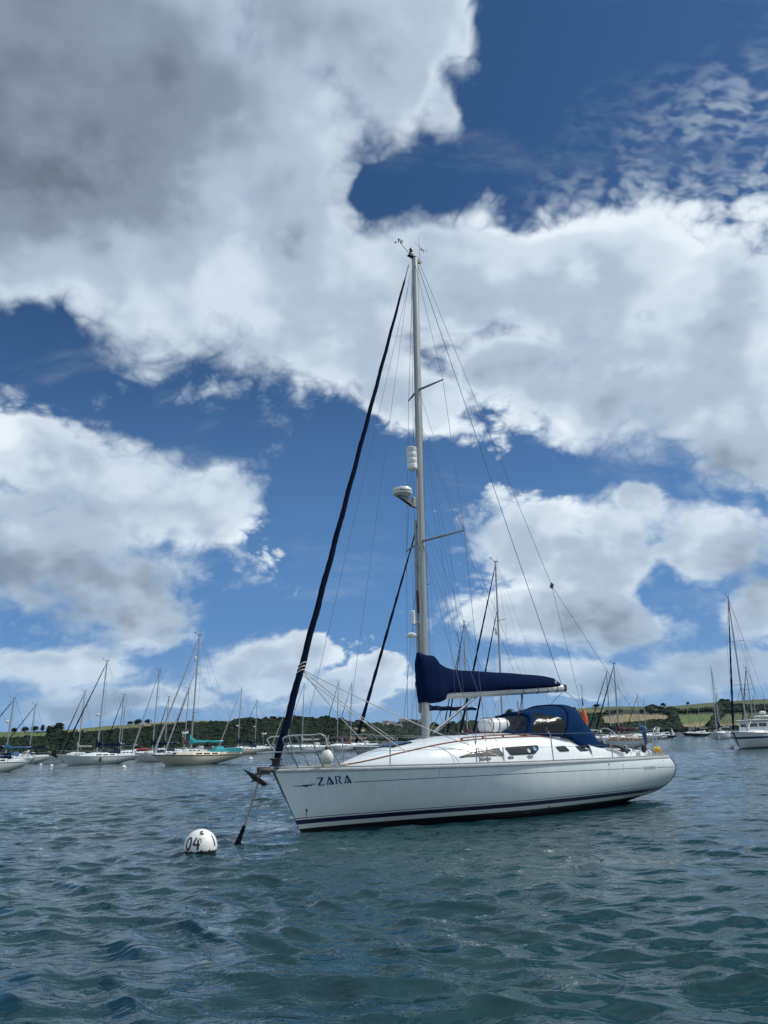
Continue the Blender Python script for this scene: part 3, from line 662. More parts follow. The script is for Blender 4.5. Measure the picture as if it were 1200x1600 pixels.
    for x_ in (1.2, 5.5, 10.2):
        for s in (-1, 1):
            cl = MB(); y_ = s*(H.half(H.t_of(x_))-.10); cl.tube([(x_-.10, y_, 1.255), (x_+.10, y_, 1.255)], .012, 6); cl.box((x_-.03, y_, 1.23), (.02, .02, .05)); cl.box((x_+.03, y_, 1.23), (.02, .02, .05)); cl.build('cleat', M_steel, root)
    cpl = MB()
    rngc = random.Random(5)
    for k in range(16):                                   # rope and chain heaped on the foredeck
        a = rngc.random()*6.28; x_ = .95+.5*rngc.random(); y_ = -.35+.3*rngc.random()
        pts = smooth_path([(x_+.12*math.cos(a+i), y_+.1*math.sin(a+i*1.3), 1.235+.012*rngc.random()) for i in range(5)], 4); cpl.tube(pts, .013, 5)
    cpl.build('foredeck_rope', pm('tan_rope', (.33, .25, .17), .85, var=.3, scale=30), root)
    fl_ = MB()
    fl_.tube(smooth_path([(8.72, -1.12, 1.42), (8.95, -1.16, 1.40), (9.15, -1.18, 1.33), (9.32, -1.2, 1.22)], 5), .038, 8); fl_.tube(smooth_path([(8.9, -1.05, 1.40), (9.15, -1.1, 1.36), (9.28, -1.1, 1.24)], 5), .03, 8)
    fl_.build('furled_side_cloth', M_black, root)
    # --- spray hood with cockpit tent
    ub = [(0, 5.95), (.16, 6.10), (.42, 6.95), (.62, 7.45), (.80, 7.88), (1, 8.40)]      # x of the hoop foot
    ut = [(0, 6.00), (.16, 6.62), (.42, 7.34), (.62, 8.02), (.80, 8.42), (1, 8.95)]      # x of the hoop top
    uz = [(0, 1.80), (.16, 2.24), (.42, 2.37), (.55, 2.46), (.62, 2.47), (.70, 2.38), (.80, 2.12), (1, 1.50)]  # height of the top
    uw = [(0, .60), (.16, .86), (.42, .98), (.62, 1.05), (.80, 1.07), (1, .98)]
    ubz = [(0, 1.77), (.16, 1.76), (.42, 1.70), (.62, 1.64), (.70, 1.50), (.80, 1.40), (1, 1.34)]
    def hood(u, v, off=0.0):                              # v -1 port .. 1 starboard
        a = (1-abs(v))*math.pi/2; w_ = tab(u, uw)+off; zb_ = tab(u, ubz); zt_ = stab(u, uz)+off; s = -1 if v < 0 else 1
        c = math.cos(a)**.62; sn = math.sin(a)**.80
        sag_ = -.025*math.sin(math.pi*((u*4.6) % 1.0))*sn
        return Vector((lerp(tab(u, ub), stab(u, ut), sn), s*w_*c, zb_+(zt_-zb_)*sn+sag_))
    NU, NV = 88, 96
    def is_win(u, v):
        a = abs(v)
        if .205 < u < .535: # side lights, rounded trapezoid
            k = (u-.205)/.33; top = .62-.40*max(0, k-.15)**1.25 ; 
            return a > 1-.70*(1-k*.78)**.75 and a < .982
        if .022 < u < .135: return a < .60 and abs(a-.20) > .018 or (.64 < a < .90)
        return False
    Gh = [[hood(i/NU, -1+2*j/NV) for j in range(NV+1)] for i in range(NU+1)]
    cv = MB().grid(Gh, mask=lambda i, j: not is_win((i+.5)/NU, -1+2*(j+.5)/NV)).build('sprayhood', M_hood, root, smooth=60)
    so_ = cv.modifiers.new('cloth', 'SOLIDIFY'); so_.thickness = .006
    MB().grid(Gh, mask=lambda i, j: is_win((i+.5)/NU, -1+2*(j+.5)/NV)).build('window', M_vinyl, cv, smooth=60)
    tr = MB()
    for u in (0.16, .545):
        tr.tube([hood(u, -1+2*j/40, .008) for j in range(41)], .022, 6)
    tr.tube([hood(i/30*.62, -1, .006) for i in range(31)], .022, 6); tr.tube([hood(i/30*.62, 1, .006) for i in range(31)], .022, 6)
    tr.build('hood_trim', M_navy, cv)
    # after part of the tent, darker, sagging over the wheel
    G = []
    for i in range(25):
        u = i/24; row = []
        for j in range(21):
            v = -1+2*j/20; x_ = lerp(8.45, 9.45, u)+.10*(1-abs(v)); top = lerp(1.98, 1.48, u**.8); low = 1.36
            row.append(Vector((x_, v*.92+.15, lerp(top, low, abs(v)**2.2)+.02*math.sin(9*v+5*u))))
        G.append(row)
    MB().grid(G).build('cockpit_tent', M_navy, root, smooth=60)
    # --- mast
    def mx(z): return 3.85+(4.20-3.85)*(z-1.7)/(14.54-1.7)
    ms = MB(); zs = [1.66+(14.50-1.66)*i/24 for i in range(25)]
    G = []
    for z in zs:
        a_, b_ = (.100, .074) if z < 13 else (.100-.012*(z-13)/1.5, .074-.008*(z-13)/1.5)
        G.append([Vector((mx(z)+a_*math.cos(k*math.pi/10), b_*math.sin(k*math.pi/10), z)) for k in range(20)])
    ms.grid(G, close_j=True); ms.add(G[-1], [tuple(range(20))])
    mast = ms.build('mast', M_alu, root, smooth=50)
    tr = MB(); tr.tube([(mx(2.0)+.105, 0, 2.0), (mx(14.2)+.098, 0, 14.2)], .014, 4); tr.build('sail_track', M_alug, mast)
    pl = MB(); pl.tube([(mx(z)-.11, -.03, z) for z in (2.2, 8.0)], .018, 6); pl.tube([(mx(z)-.125, .05, z) for z in (2.3, 6.9)], .03, 8); pl.build('spinnaker_pole', M_alu, mast)
    MB().rbox((mx(4.85)-.15, 0, 4.85), (.06, .06, .55), .02).build('pole_end', M_black, mast)
    # masthead
    hd = MB(); hd.add([(4.02, -.025, 14.50), (4.36, -.025, 14.38), (4.44, -.025, 14.44), (4.14, -.025, 14.60), (4.02, .025, 14.50), (4.36, .025, 14.38), (4.44, .025, 14.44), (4.14, .025, 14.60)],
       [(0, 1, 2, 3), (7, 6, 5, 4), (0, 4, 5, 1), (1, 5, 6, 2), (2, 6, 7, 3), (3, 7, 4, 0)]); hd.rbox((4.10, 0, 14.53), (.26, .12, .06), .02); hd.build('mast_crane', M_black, mast)
    lt = MB(); lt.lathe([(.035, 0), (.05, .02), (.05, .07), (.04, .09), (.05, .11), (.05, .19), (.035, .22)], (4.08, 0, 14.56), 14); lt.build('masthead_light', pm('lamp_housing', (.05, .03, .03), .3), mast)
    wi = MB(); wi.tube([(4.05, 0, 14.56), (3.68, -.05, 14.78)], .008, 5); wi.tube([(3.62, -.05, 14.76), (3.62, -.05, 14.86)], .01, 5)
    for k in range(3):
        a = k*2.094; wi.tube([(3.62, -.05, 14.80), (3.62+.09*math.cos(a), -.05+.09*math.sin(a), 14.80)], .004, 4); wi.ball((3.62+.09*math.cos(a), -.05+.09*math.sin(a), 14.80), .026, 8, 5)
    wi.box((3.70, -.05, 14.86), (.16, .01, .06)); wi.build('wind_instrument', M_black, mast)
    an = MB(); an.tube([(4.38, 0, 14.42), (4.38, 0, 15.25)], [.007, .003], 5); an.tube([(4.20, -.06, 14.98), (4.56, .06, 14.93)], .005, 4); an.box((4.52, .05, 14.93), (.12, .008, .06)); an.ball((4.62, .10, 14.94), .018, 6, 4); an.ball((4.60, -.04, 14.87), .018, 6, 4); an.build('windex_and_aerial', M_black, mast)
    # spreaders
    tips = {}
    for z, w_, sw in ((10.46, .74, .25), (6.36, 1.16, .40)):
        for s in (-1, 1):
            sp = MB(); t_ = Vector((mx(z)+sw, s*w_, z+.06)); a = Vector((mx(z), s*.05, z)); sp.tube([a, a.lerp(t_, .5), t_], [.032, .028, .018], 8, flat=1.0)
            sp.ball(t_, .022, 8, 5); sp.build('spreader', M_alug, mast); tips[(z, s)] = t_
    # shrouds and stays
    rg = MB(); r_ = .0055
    for s in (-1, 1):
        top = Vector((4.16, s*.05, 14.30)); cp = Vector((4.38, s*1.46, 1.22)); cp2 = Vector((4.15, s*1.46, 1.22))
        rg.tube([top, tips[(10.46, s)], tips[(6.36, s)], cp], r_, 5); rg.tube([Vector((mx(10.4), s*.06, 10.40)), tips[(6.36, s)]], r_*.9, 5)
        rg.tube([Vector((mx(6.3), s*.06, 6.30)), cp2], r_, 5); rg.tube([Vector((mx(6.3), s*.06, 6.30)), Vector((4.85, s*1.44, 1.22))], r_*.9, 5)
    rg.build('shroud', M_wire, root)
    for s in (-1, 1):
        for x_ in (4.38, 4.15, 4.85): MB().tube([(x_, s*1.46, 1.19), (x_-.004, s*1.455, 1.50)], .014, 6).build('turnbuckle', M_steel, root)
    bk = MB(); mh = Vector((4.36, 0, 14.40)); spl = Vector((8.44, 0, 5.64)); bk.tube([mh, spl], .0055, 5); bk.tube([spl, (10.72, -1.15, 1.16)], .0055, 5); bk.tube([spl, (10.72, 1.15, 1.16)], .0055, 5); bk.build('backstay', M_wire, root)
    MB().box(spl, (.10, .03, .14), ry=.5).build('bridle_plate', M_black, root)
    tp = MB(); tp.tube(sag((4.28, 0, 14.36), (8.46, 0, 2.98), .03, 10), .008, 5); tp.build('topping_lift', M_wire, root)
    # halyards down the mast, lazy jacks, flag halyards
    hy = MB()
    for x_, y_ in ((-.16, -.04), (-.20, .06), (.13, -.05)): hy.tube([(mx(14)+x_*.5, y_*.6, 14.1), (mx(2)+x_, y_, 1.85)], .0048, 5)
    for s in (-1, 1):
        hy.tube([(mx(9.4)+.09, s*.04, 9.4), (5.35, s*.10, 3.26)], .004, 4); hy.tube([(mx(9.4)+.09, s*.04, 9.4), (6.9, s*.10, 3.20)], .004, 4)
        hy.tube([(mx(8.6)+.06, s*.05, 8.6), (mx(8.6)+.55, s*.6, 3.3)], .0035, 4)
        hy.tube([tips[(6.36, s)].lerp(Vector((mx(6.3), 0, 6.36)), .35), (4.3, s*.95, 1.62)], .0035, 4)
        hy.tube([tips[(6.36, s)].lerp(Vector((mx(6.3), 0, 6.36)), .55), (4.1, s*.9, 1.6)], .0035, 4)
    hy.tube([(3.98, -.02, 13.9), (1.35, -.45, 1.25)], .0045, 4); hy.tube([(3.96, .03, 13.6), (.75, .1, 1.8)], .0045, 4)
    hy.build('halyard', M_wire, root)
    # radar, reflector and small horns on the fore side of the mast
    rd = MB(); rd.lathe([(.14, -.11), (.235, -.07), (.245, -.02), (.245, .015), (.22, .075), (.10, .10), (.02, .105)], (3.44, -.02, 7.56), 24); rad = rd.build('radar_dome', M_white, mast)
    MB().lathe([(.247, -.016), (.247, -.004)], (3.44, -.02, 7.56), 24).build('seam', M_black, rad)
    br = MB(); br.add([(3.72, -.04, 7.30), (3.80, -.04, 7.20), (3.60, -.06, 7.44), (3.30, -.06, 7.44), (3.72, .04, 7.30), (3.80, .04, 7.20), (3.60, .06, 7.44), (3.30, .06, 7.44)], [(0, 1, 2, 3), (4, 7, 6, 5), (0, 4, 5, 1), (1, 5, 6, 2), (2, 6, 7, 3), (3, 7, 4, 0)]); br.rbox((3.80, 0, 7.34), (.12, .09, .28), .02); br.build('radar_bracket', M_alug, mast)
    tx = bpy.data.curves.new('radar_lettering', 'FONT'); tx.body = 'Raymarine'; tx.size = .075
    to = bpy.data.objects.new('tmp', tx); col.objects.link(to); dg = bpy.context.evaluated_depsgraph_get(); me = bpy.data.meshes.new_from_object(to.evaluated_get(dg)); bpy.data.objects.remove(to)
    for v in me.vertices:
        a = -2.45+v.co.x/.246; v.co = Vector((3.44+.2475*math.cos(a), -.02+.2475*math.sin(a), 7.525+v.co.y*.8))
    me.name = 'radar_lettering'; me.materials.append(M_black); ro = bpy.data.objects.new('radar_lettering', me); col.objects.link(ro); ro.parent = rad
    rf = MB(); rf.lathe([(.10, 0), (.128, .02), (.128, .145), (.125, .15), (.128, .155), (.128, .295), (.125, .30), (.128, .305), (.128, .445), (.125, .45), (.128, .455), (.128, .58), (.10, .60)], (3.76, -.05, 8.18), 22); rf.build('radar_reflector', M_white, mast)
    MB().rbox((3.90, 0, 8.5), (.14, .05, .05), .01).build('bracket', M_alug, mast)
    MB().lathe([(.05, 0), (.055, .30), (.04, .32)], (3.58, -.06, 4.3), 12).build('deck_light', M_white, mast)
    MB().lathe([(.06, 0), (.12, .05), (.12, .09), (.06, .12)], (3.56, 0, 3.98), 16).build('steaming_light', M_white, mast)
    # boom and its cover
    bm_ = MB(); G = []
    for i in range(9):
        t = i/8; x_ = lerp(4.06, 8.50, t); z = lerp(2.66, 2.885, t); G.append([Vector((x_, .062*math.cos(k*math.pi/8), z+.092*math.sin(k*math.pi/8))) for k in range(16)])
    bm_.grid(G, close_j=True); bm_.add(G[0], [tuple(range(16))]); boom = bm_.build('boom', pm('pale_boom', (.50, .51, .50), .4, .2), root, smooth=50)
    MB().rbox((8.54, 0, 2.89), (.12, .14, .19), .03).build('boom_end', M_black, boom)
    for t in (.66, .78, .86, .94):
        x_ = lerp(4.06, 8.5, t); z = lerp(2.66, 2.885, t); lb = MB(); lb.tube([Vector((x_, .068*math.cos(k*math.pi/8), z+.098*math.sin(k*math.pi/8))) for k in range(16)], .007, 4, closed=True); lb.build('cover_lacing', M_black, boom)
    ztop = [(3.70, 3.66), (3.95, 3.60), (4.12, 3.58), (4.30, 3.42), (4.60, 3.30), (5.2, 3.26), (6.2, 3.24), (7.4, 3.20), (8.15, 3.13), (8.36, 3.02)]
    zbot = [(3.70, 2.50), (4.1, 2.50), (4.42, 2.56), (4.52, 2.70), (5.5, 2.76), (7.4, 2.86), (8.36, 2.92)]
    wdt = [(3.70, .10), (3.80, .17), (4.2, .18), (4.6, .15), (6, .145), (7.8, .12), (8.36, .06)]
    G = []; NC = 76
    for i in range(NC+1):
        t = i/NC; x_ = lerp(3.70, 8.36, t); a0, a1, w_ = stab(x_, zbot), stab(x_, ztop), stab(x_, wdt); row = []
        for k in range(24):
            an_ = -math.pi/2+2*math.pi*k/24; cy, sy = math.cos(an_), math.sin(an_)
            zz = lerp(a0, a1, (sy+1)/2); w2 = w_*(0.55+.45*(1-(sy+1)/2)**.6 if x_ > 4.3 else .95)
            wr = 1+.03*math.sin(x_*5+zz*9)+.02*math.sin(x_*17-zz*21)
            row.append(Vector((x_+.02*math.sin(zz*13+x_*3), math.copysign(abs(cy)**.6, cy)*w2*wr, zz+.004*math.sin(x_*6))))
        G.append(row)
    cvr = MB().grid(G, close_j=True); cvr.add(G[0], [tuple(range(24))]); cvr.add(G[-1], [tuple(range(24))])
    scv = cvr.build('sail_cover', M_navy2, root, smooth=60)
    for xs_ in (4.75, 5.65, 6.55, 7.45):
        i_ = round((xs_-3.70)/(8.36-3.70)*NC); c_ = sum(G[i_], Vector())/24
        MB().tube([c_+(p-c_)*1.015 for p in G[i_]], .0045, 4, closed=True).build('seam', pm('seam_thread', (.012, .028, .085), .9), scv)
    MB().tube([G[i_][13]+Vector((0, 0, .006)) for i_ in range(4, NC-2)], .006, 4).build('zip', pm('seam_thread', (.012, .028, .085), .9), scv)
    MB().lathe([(.035, -.004), (.045, 0), (.035, .004)], (8.12, -.125, 3.03), 14, 'Y').build('cover_emblem', M_greycan, scv)
    vg = MB(); a = Vector((4.10, 0, 1.86)); b = Vector((5.46, 0, 2.66)); vg.tube([a, a.lerp(b, .5)], .034, 10); vg.tube([a.lerp(b, .48), b], .025, 10); vg.tube([a+Vector((0, -.07, -.02)), b+Vector((-.02, -.03, -.01))], .009, 5); vg.tube([a+Vector((0, .07, -.04)), b+Vector((-.1, .03, -.01))], .009, 5); vg.build('boom_vang', M_steel, root)
    sh = MB()
    for k in range(4): sh.tube([(6.95+.03*k, -.05+.03*k, 2.74), (6.75+.05*k, -.22+.15*k, 1.86)], .007, 5)
    sh.rbox((6.98, 0, 2.66), (.06, .05, .12), .01); sh.rbox((6.80, 0, 1.92), (.08, .3, .06), .01)
    sh.build('mainsheet', M_ropeb, root); sh = MB(); sh.tube([(8.48, 0, 2.80), (8.05, .1, 2.45)], .007, 5); sh.tube([(8.52, 0, 2.84), (8.9, -.1, 2.55), (9.9, .6, 1.6)], .006, 5); sh.build('boom_preventer', M_ropeb, root)
    rt_ = MB(); rt_.tube(smooth_path([(6.62, -.18, 2.55), (6.60, -.22, 2.25), (6.52, -.25, 2.02), (6.55, -.2, 1.9)], 5), [.012]*16, 6); rt_.build('red_rope', pm('red_rope', (.42, .07, .04), .8), root)
    # --- forestay with rolled genoa
    a = Vector((.09, 0, 1.40)); b = Vector((3.98, 0, 14.22)); N_ = 190; G = []
    for i in range(N_+1):
        t = i/N_; c = a.lerp(b, t); base = tab(t, [(0, .055), (.012, .075), (.12, .070), (.45, .057), (.80, .042), (.95, .026), (.965, .011), (1, .009)])
        d = (b-a).normalized(); u_ = Vector((0, 1, 0)); w_ = d.cross(u_); row = []
        for k in range(14):
            an_ = 2*math.pi*k/14; spi = 1+.08*math.cos(an_-t*70)+.03*math.sin(3*an_+t*310)+.02*math.sin(t*260)+(.07 if math.cos(an_-t*70) > .80 else 0)
            row.append(c+(u_*math.cos(an_)+w_*math.sin(an_))*base*spi)
        G.append(row)
    gen = MB().grid(G, close_j=True).build('furled_genoa', M_uv, root, smooth=60)
    ft = MB(); ft.lathe([(.03, 0), (.13, .02), (.13, .04), (.085, .05), (.085, .13), (.13, .14), (.13, .16), (.03, .18)], (.07, 0, 1.26), 18); ft.build('furler_drum', M_black, root)
    wpz = [.135, .141, .147]
    for t in wpz:
        c = a.lerp(b, t); wp = MB(); wp.tube([c+Vector((.084*math.cos(k*.52), .084*math.sin(k*.52), .05*math.cos(k*.52+1))) for k in range(12)], .012, 5, closed=True); wp.build('genoa_lashing', M_rope, gen)
    # genoa sheets led aft
    sh = MB(); c = a.lerp(b, .14)
    sh.tube(sag(c, (3.9, -1.0, 1.66), .05), .010, 5); sh.tube(sag(c, (3.7, 1.0, 1.70), .05), .010, 5); sh.tube(sag(c+Vector((0, 0, -.1)), (2.65, -.9, 1.45), .03), .010, 5); sh.tube([(3.9, -1.0, 1.66), (5.0, -1.3, 1.25)], .010, 5)
    sh.tube(sag(c, (2.9, .8, 1.52), .08), .010, 5)
    sh.build('genoa_sheet', M_rope, root)
    # --- pulpit, stanchions, guard wires, pushpit
    pp = MB(); r_ = .0145
    for s in (-1, 1):
        pp.tube(smooth_path([(1.18, s*.66, 1.23), (1.0, s*.62, 1.55), (.82, s*.58, 1.84), (.62, s*.50, 1.85), (.25, s*.40, 1.85), (.10, s*.36, 1.83), (.05, s*.34, 1.74), (.32, s*.28, 1.40), (.42, s*.28, 1.23)], 5), r_, 8)
        pp.tube(smooth_path([(.62, s*.50, 1.84), (.68, s*.48, 1.6), (.86, s*.52, 1.23)], 5), r_, 8)
        pp.tube([(.95, s*.60, 1.56), (-.28, s*.16, 1.54)], r_*.8, 6)
    pp.tube([(-.28, -.16, 1.54), (-.28, .16, 1.54)], r_*.8, 6)
    pp.build('pulpit', M_steel, root)
    MB().box((-.12, 0, 1.545), (.34, .30, .02)).build('pulpit_step', M_white, root)
    sx = [2.2, 4.08, 6.18, 8.28]; gw = {}
    for s in (-1, 1):
        gw[s] = [(1.0, s*.62, 1.80)]
        for x_ in sx:
            y_ = H.half(H.t_of(x_))-.07; z0 = H.sheer(H.t_of(x_)); lean = -.04 if x_ > 8 else (-.05 if x_ > 6 else 0)
            MB().tube([(x_, s*y_, z0), (x_+lean, s*(y_+.02), z0+.62)], .0125, 8).build('stanchion', M_steel, root)
            MB().lathe([(.03, 0), (.03, .02), (.017, .05)], (x_, s*y_, z0), 10).build('stanchion_base', M_steel, root); gw[s].append((x_+lean, s*(y_+.02), z0+.61))
        gw[s].append((10.35, s*1.26, 1.74))
    gl = MB()
    for s in (-1, 1):
        gl.tube([Vector(p) for p in gw[s]], .0045, 5); gl.tube([Vector((p[0], p[1], p[2]-.29)) for p in gw[s]], .004, 5)
    gl.build('guard_wire', M_wire, root)
    for s in (-1, 1):
        ps = MB(); ps.tube(smooth_path([(10.12, s*1.34, 1.12), (10.22, s*1.33, 1.50), (10.36, s*1.30, 1.76), (10.62, s*1.22, 1.82), (10.86, s*1.02, 1.80), (10.92, s*.92, 1.72), (10.84, s*.96, 1.45), (10.70, s*.98, 1.13)], 6), .016, 8)
        ps.tube([(10.20, s*1.33, 1.45), (10.86, s*.96, 1.47)], .010, 6); ps.build('pushpit', M_steel, root)
    wh = MB(); wh.tube([(9.98+.10*math.cos(a_*.2618)*0, .42*math.cos(a_*.2618)-.0, 1.42+.42*math.sin(a_*.2618)) for a_ in range(24)], .014, 6, closed=True)
    for k in range(6): wh.tube([(9.98, 0, 1.42), (9.98, .42*math.cos(k*1.047), 1.42+.42*math.sin(k*1.047))], .007, 5)
    wh.lathe([(.10, 0), (.08, .5), (.10, .55)], (9.86, 0, 1.0), 10); wh.build('steering_wheel', M_steel, root)
    lp = MB(); lp.tube(smooth_path([(9.62, -1.14, 1.24), (9.66, -1.14, 1.52), (9.82, -1.16, 1.60), (9.98, -1.18, 1.50), (10.02, -1.18, 1.24)], 5), .014, 7); lp.build('outboard_bracket', M_alu, root)
    MB().rbox((9.98, -1.20, 1.30), (.14, .10, .20), .03).build('black_bag', M_black, root)
    # bow roller
    bo = MB(); bo.rbox((.02, 0, 1.215), (.62, .20, .07), .02); bo.rbox((-.20, .06, 1.20), (.24, .02, .14), .008); bo.rbox((-.20, -.06, 1.20), (.24, .02, .14), .008); bo.lathe([(.045, -.05), (.03, 0), (.045, .05)], (-.26, 0, 1.17), 12, 'Y'); bo.build('bow_roller', M_galv, root)
    stp = MB(); stp.add([H.P(0, q/20, 1)+Vector((-.004, sy*.012, 0)) for q in range(0, 9) for sy in (-1, 1)], [(2*i, 2*i+1, 2*i+3, 2*i+2) for i in range(8)]); stp.build('stem_guard', M_steel, hull)
    return root
ZR = build_front_yacht()

# ------------------------------------------------------------------ things carried by the yacht or moored beside it
def wobj(name, mb, m, **k):                           # mesh made in boat coordinates (y to starboard), stood in the world as its own thing
    o = mb.build(name, m, **k); o.location = BOAT; o.rotation_euler = (0, 0, TH); return o
rt = empty('life_raft', W(5.95, 0, 1.76), TH); tag(rt, 'white moulded canister with black straps lying on the coachroof in front of the spray hood', 'life raft')
mb = MB(); G = []
for i in range(25):
    t = -1+2*i/24; f_ = (1-abs(t)**6)**.5*.98+.02; wv = 1+.03*math.sin(i*2.6)
    G.append([Vector((t*.39, math.copysign(abs(math.cos(k*math.pi/12))**.75, math.cos(k*math.pi/12))*.27*f_*wv, .20+math.copysign(abs(math.sin(k*math.pi/12))**.75, math.sin(k*math.pi/12))*.185*f_*wv)) for k in range(24)])
mb.grid(G, close_j=True); mb.add(G[0], [tuple(range(24))]); mb.add(G[-1], [tuple(range(24))]); mb.build('canister', M_white, rt, smooth=50)
mb = MB(); mb.rbox((0, 0, .02), (.80, .40, .03), .01); mb.build('cradle', M_teak, rt)
for x_ in (-.26, -.05, .20):
    MB().tube([Vector((x_+.03*math.sin(k*math.pi/10), math.copysign(abs(math.cos(k*math.pi/10))**.75, math.cos(k*math.pi/10))*.282, .20+math.copysign(abs(math.sin(k*math.pi/10))**.75, math.sin(k*math.pi/10))*.196)) for k in range(20)], .012, 5, closed=True, flat=.5).build('strap', M_black if x_ < .1 else M_galv, rt)
fb = empty('fender', W(.88, .62, 1.28), TH); tag(fb, 'round white ball fender hanging from the bow rail of the nearest yacht', 'fender')
MB().lathe([(.01, 0), (.07, .012), (.115, .06), (.13, .13), (.122, .19), (.09, .245), (.045, .28), (.03, .30), (.03, .33), (.01, .335)], (0, 0, 0), 20).build('ball', pm('fender_vinyl', (.70, .69, .63), .4, var=.1), fb)
MB().lathe([(.046, .275), (.046, .31), (.02, .35)], (0, 0, 0), 12).build('cap', M_black, fb); MB().tube([(0, 0, .33), (-.02, .02, .56)], .009, 5).build('rope', M_rope, fb); MB().tube([(.01, .01, .33), (.05, .02, .56)], .009, 5).build('rope', M_rope, fb)
# anchor: shank, plough blades, stock of chain
an = empty('anchor', W(-.30, 0, 1.16), TH); tag(an, 'dull grey plough anchor stowed on the bow roller of the nearest yacht', 'anchor')
mb = MB(); mb.tube([(.40, 0, .06), (.10, 0, .05), (-.08, 0, -.03), (-.14, 0, -.16)], [.022, .026, .03, .022], 6, flat=.5); mb.build('shank', M_galv, an)
mb = MB()
tip = Vector((-.34, 0, .10)); heel = Vector((.10, 0, -.25)); mid = Vector((-.12, 0, -.10))
for s in (-1, 1):
    e1 = Vector((-.14, s*.16, -.02)); e2 = Vector((.13, s*.13, -.19)); mb.add([tip, e1, mid, e2, heel, tip+Vector((.02, 0, -.03)), e1+Vector((.01, 0, -.02)), mid+Vector((.01, 0, -.03)), e2+Vector((.01, 0, -.02))], [(0, 1, 2), (1, 3, 2), (2, 3, 4), (5, 7, 6), (6, 7, 8), (7, 4, 8), (0, 5, 6, 1), (1, 6, 8, 3), (3, 8, 4)])
mb.build('blade', M_galv, an, smooth=20)
# mooring line from roller down to the water
ml = empty('mooring_line', W(-.26, 0, 1.10), 0); tag(ml, 'mooring rope running from the bow down to the water, its lower end black with weed', 'mooring line')
A_ = W(-.27, 0, 1.12); B_ = Vector((-2.83, 14.53, -.12)); pts = sag(A_, B_, .09, 28); lo = ml.location.copy()
def twist(pts, r, k0, amp):
    P_ = []; n = len(pts)
    for i, p in enumerate(pts): P_.append(p-lo)
    return P_
top = pts[:18]; bot = pts[17:]
mb = MB()
for ph in (0, 2.09, 4.19):                           # three laid strands
    fine = smooth_path([p-lo for p in top], 8); mb.tube([p+Vector((math.cos(i*.55+ph), math.sin(i*.55+ph), 0))*.0095 for i, p in enumerate(fine)], .0105, 5)
mb.build('rope', pm('weathered_rope', (.11, .105, .10), .9, var=.35, scale=30), ml)
mb = MB(); fine = smooth_path([p-lo for p in bot], 5); rn = random.Random(3); mb.tube(fine, [.018+.024*(i/len(fine))+.020*rn.random() for i in range(len(fine))], 8); 
for i in range(0, len(fine), 2):
    p = fine[i]; 
    for k in range(4):
        d = Vector((rn.uniform(-1, 1), rn.uniform(-1, 1), -rn.random())).normalized()*(.04+.06*i/len(fine)); mb.tube([p, p+d], [.012, .003], 4)
mb.build('weed', M_weed, ml)
# mooring buoy with painted marks
bu = empty('mooring_buoy', (-3.24, 13.86, 0), 0); tag(bu, 'large round white mooring buoy painted 04, afloat beside the mooring line of the nearest yacht', 'buoy', None)
BR = .275; BZ = .095
def bmat():
    m = bpy.data.materials.new('buoy_paint'); m.use_nodes = True; nt = m.node_tree; b = nt.nodes['Principled BSDF']; N = nt.nodes.new; Lk = nt.links.new
    tc = N('ShaderNodeTexCoord'); sp = N('ShaderNodeSeparateXYZ'); Lk(tc.outputs['Object'], sp.inputs[0]); n = N('ShaderNodeTexNoise'); Lk(tc.outputs['Object'], n.inputs['Vector']); n.inputs['Scale'].default_value = 22; n.inputs['Detail'].default_value = 6
    a = N('ShaderNodeMath'); a.operation = 'MULTIPLY_ADD'; Lk(n.outputs[0], a.inputs[0]); a.inputs[1].default_value = -.13; Lk(sp.outputs['Z'], a.inputs[2])
    r = N('ShaderNodeMapRange'); Lk(a.outputs[0], r.inputs['Value']); r.inputs['From Min'].default_value = -.020; r.inputs['From Max'].default_value = -.004
    r2 = N('ShaderNodeMapRange'); Lk(n.outputs[0], r2.inputs['Value']); r2.inputs['From Min'].default_value = .55; r2.inputs['From Max'].default_value = .8; 
    m1 = N('ShaderNodeMix'); m1.data_type = 'RGBA'; Lk(r2.outputs[0], m1.inputs[0]); m1.inputs[6].default_value = (.70, .71, .69, 1); m1.inputs[7].default_value = (.42, .43, .38, 1)
    m2 = N('ShaderNodeMix'); m2.data_type = 'RGBA'; Lk(r.outputs[0], m2.inputs[0]); m2.inputs[6].default_value = (.018, .016, .02, 1); Lk(m1.outputs[2], m2.inputs[7]); Lk(m2.outputs[2], b.inputs['Base Color']); b.inputs['Roughness'].default_value = .5; return m
MB().ball((0, 0, BZ), BR, 40, 26).build('float', bmat(), bu, smooth=60)
to_cam = math.atan2(-13.86, 3.24)
def on_ball(px_, py_, d=0.0, az0=to_cam, el0=R(12)):   # arc lengths right/up from the point facing the viewer
    az_ = az0+px_/(BR*math.cos(el0)); el_ = el0+py_/BR; r_ = BR+.003+d
    return Vector((r_*math.cos(el_)*math.cos(az_), r_*math.cos(el_)*math.sin(az_), BZ+r_*math.sin(el_)))
pt = MB()
def stroke(pts, w=.011, **k):
    P_ = smooth_path([(x_, y_, 0) for x_, y_ in pts], 5) if len(pts) > 2 else [Vector((lerp(pts[0][0], pts[1][0], i/6), lerp(pts[0][1], pts[1][1], i/6), 0)) for i in range(7)]
    L_ = []; 
    for i, p in enumerate(P_):
        t = (P_[min(i+1, len(P_)-1)]-P_[max(i-1, 0)]).normalized(); nn = Vector((-t.y, t.x, 0))*w; L_.append([on_ball((p+nn).x, (p+nn).y, **k), on_ball((p-nn).x, (p-nn).y, **k)])
    pt.grid(L_)
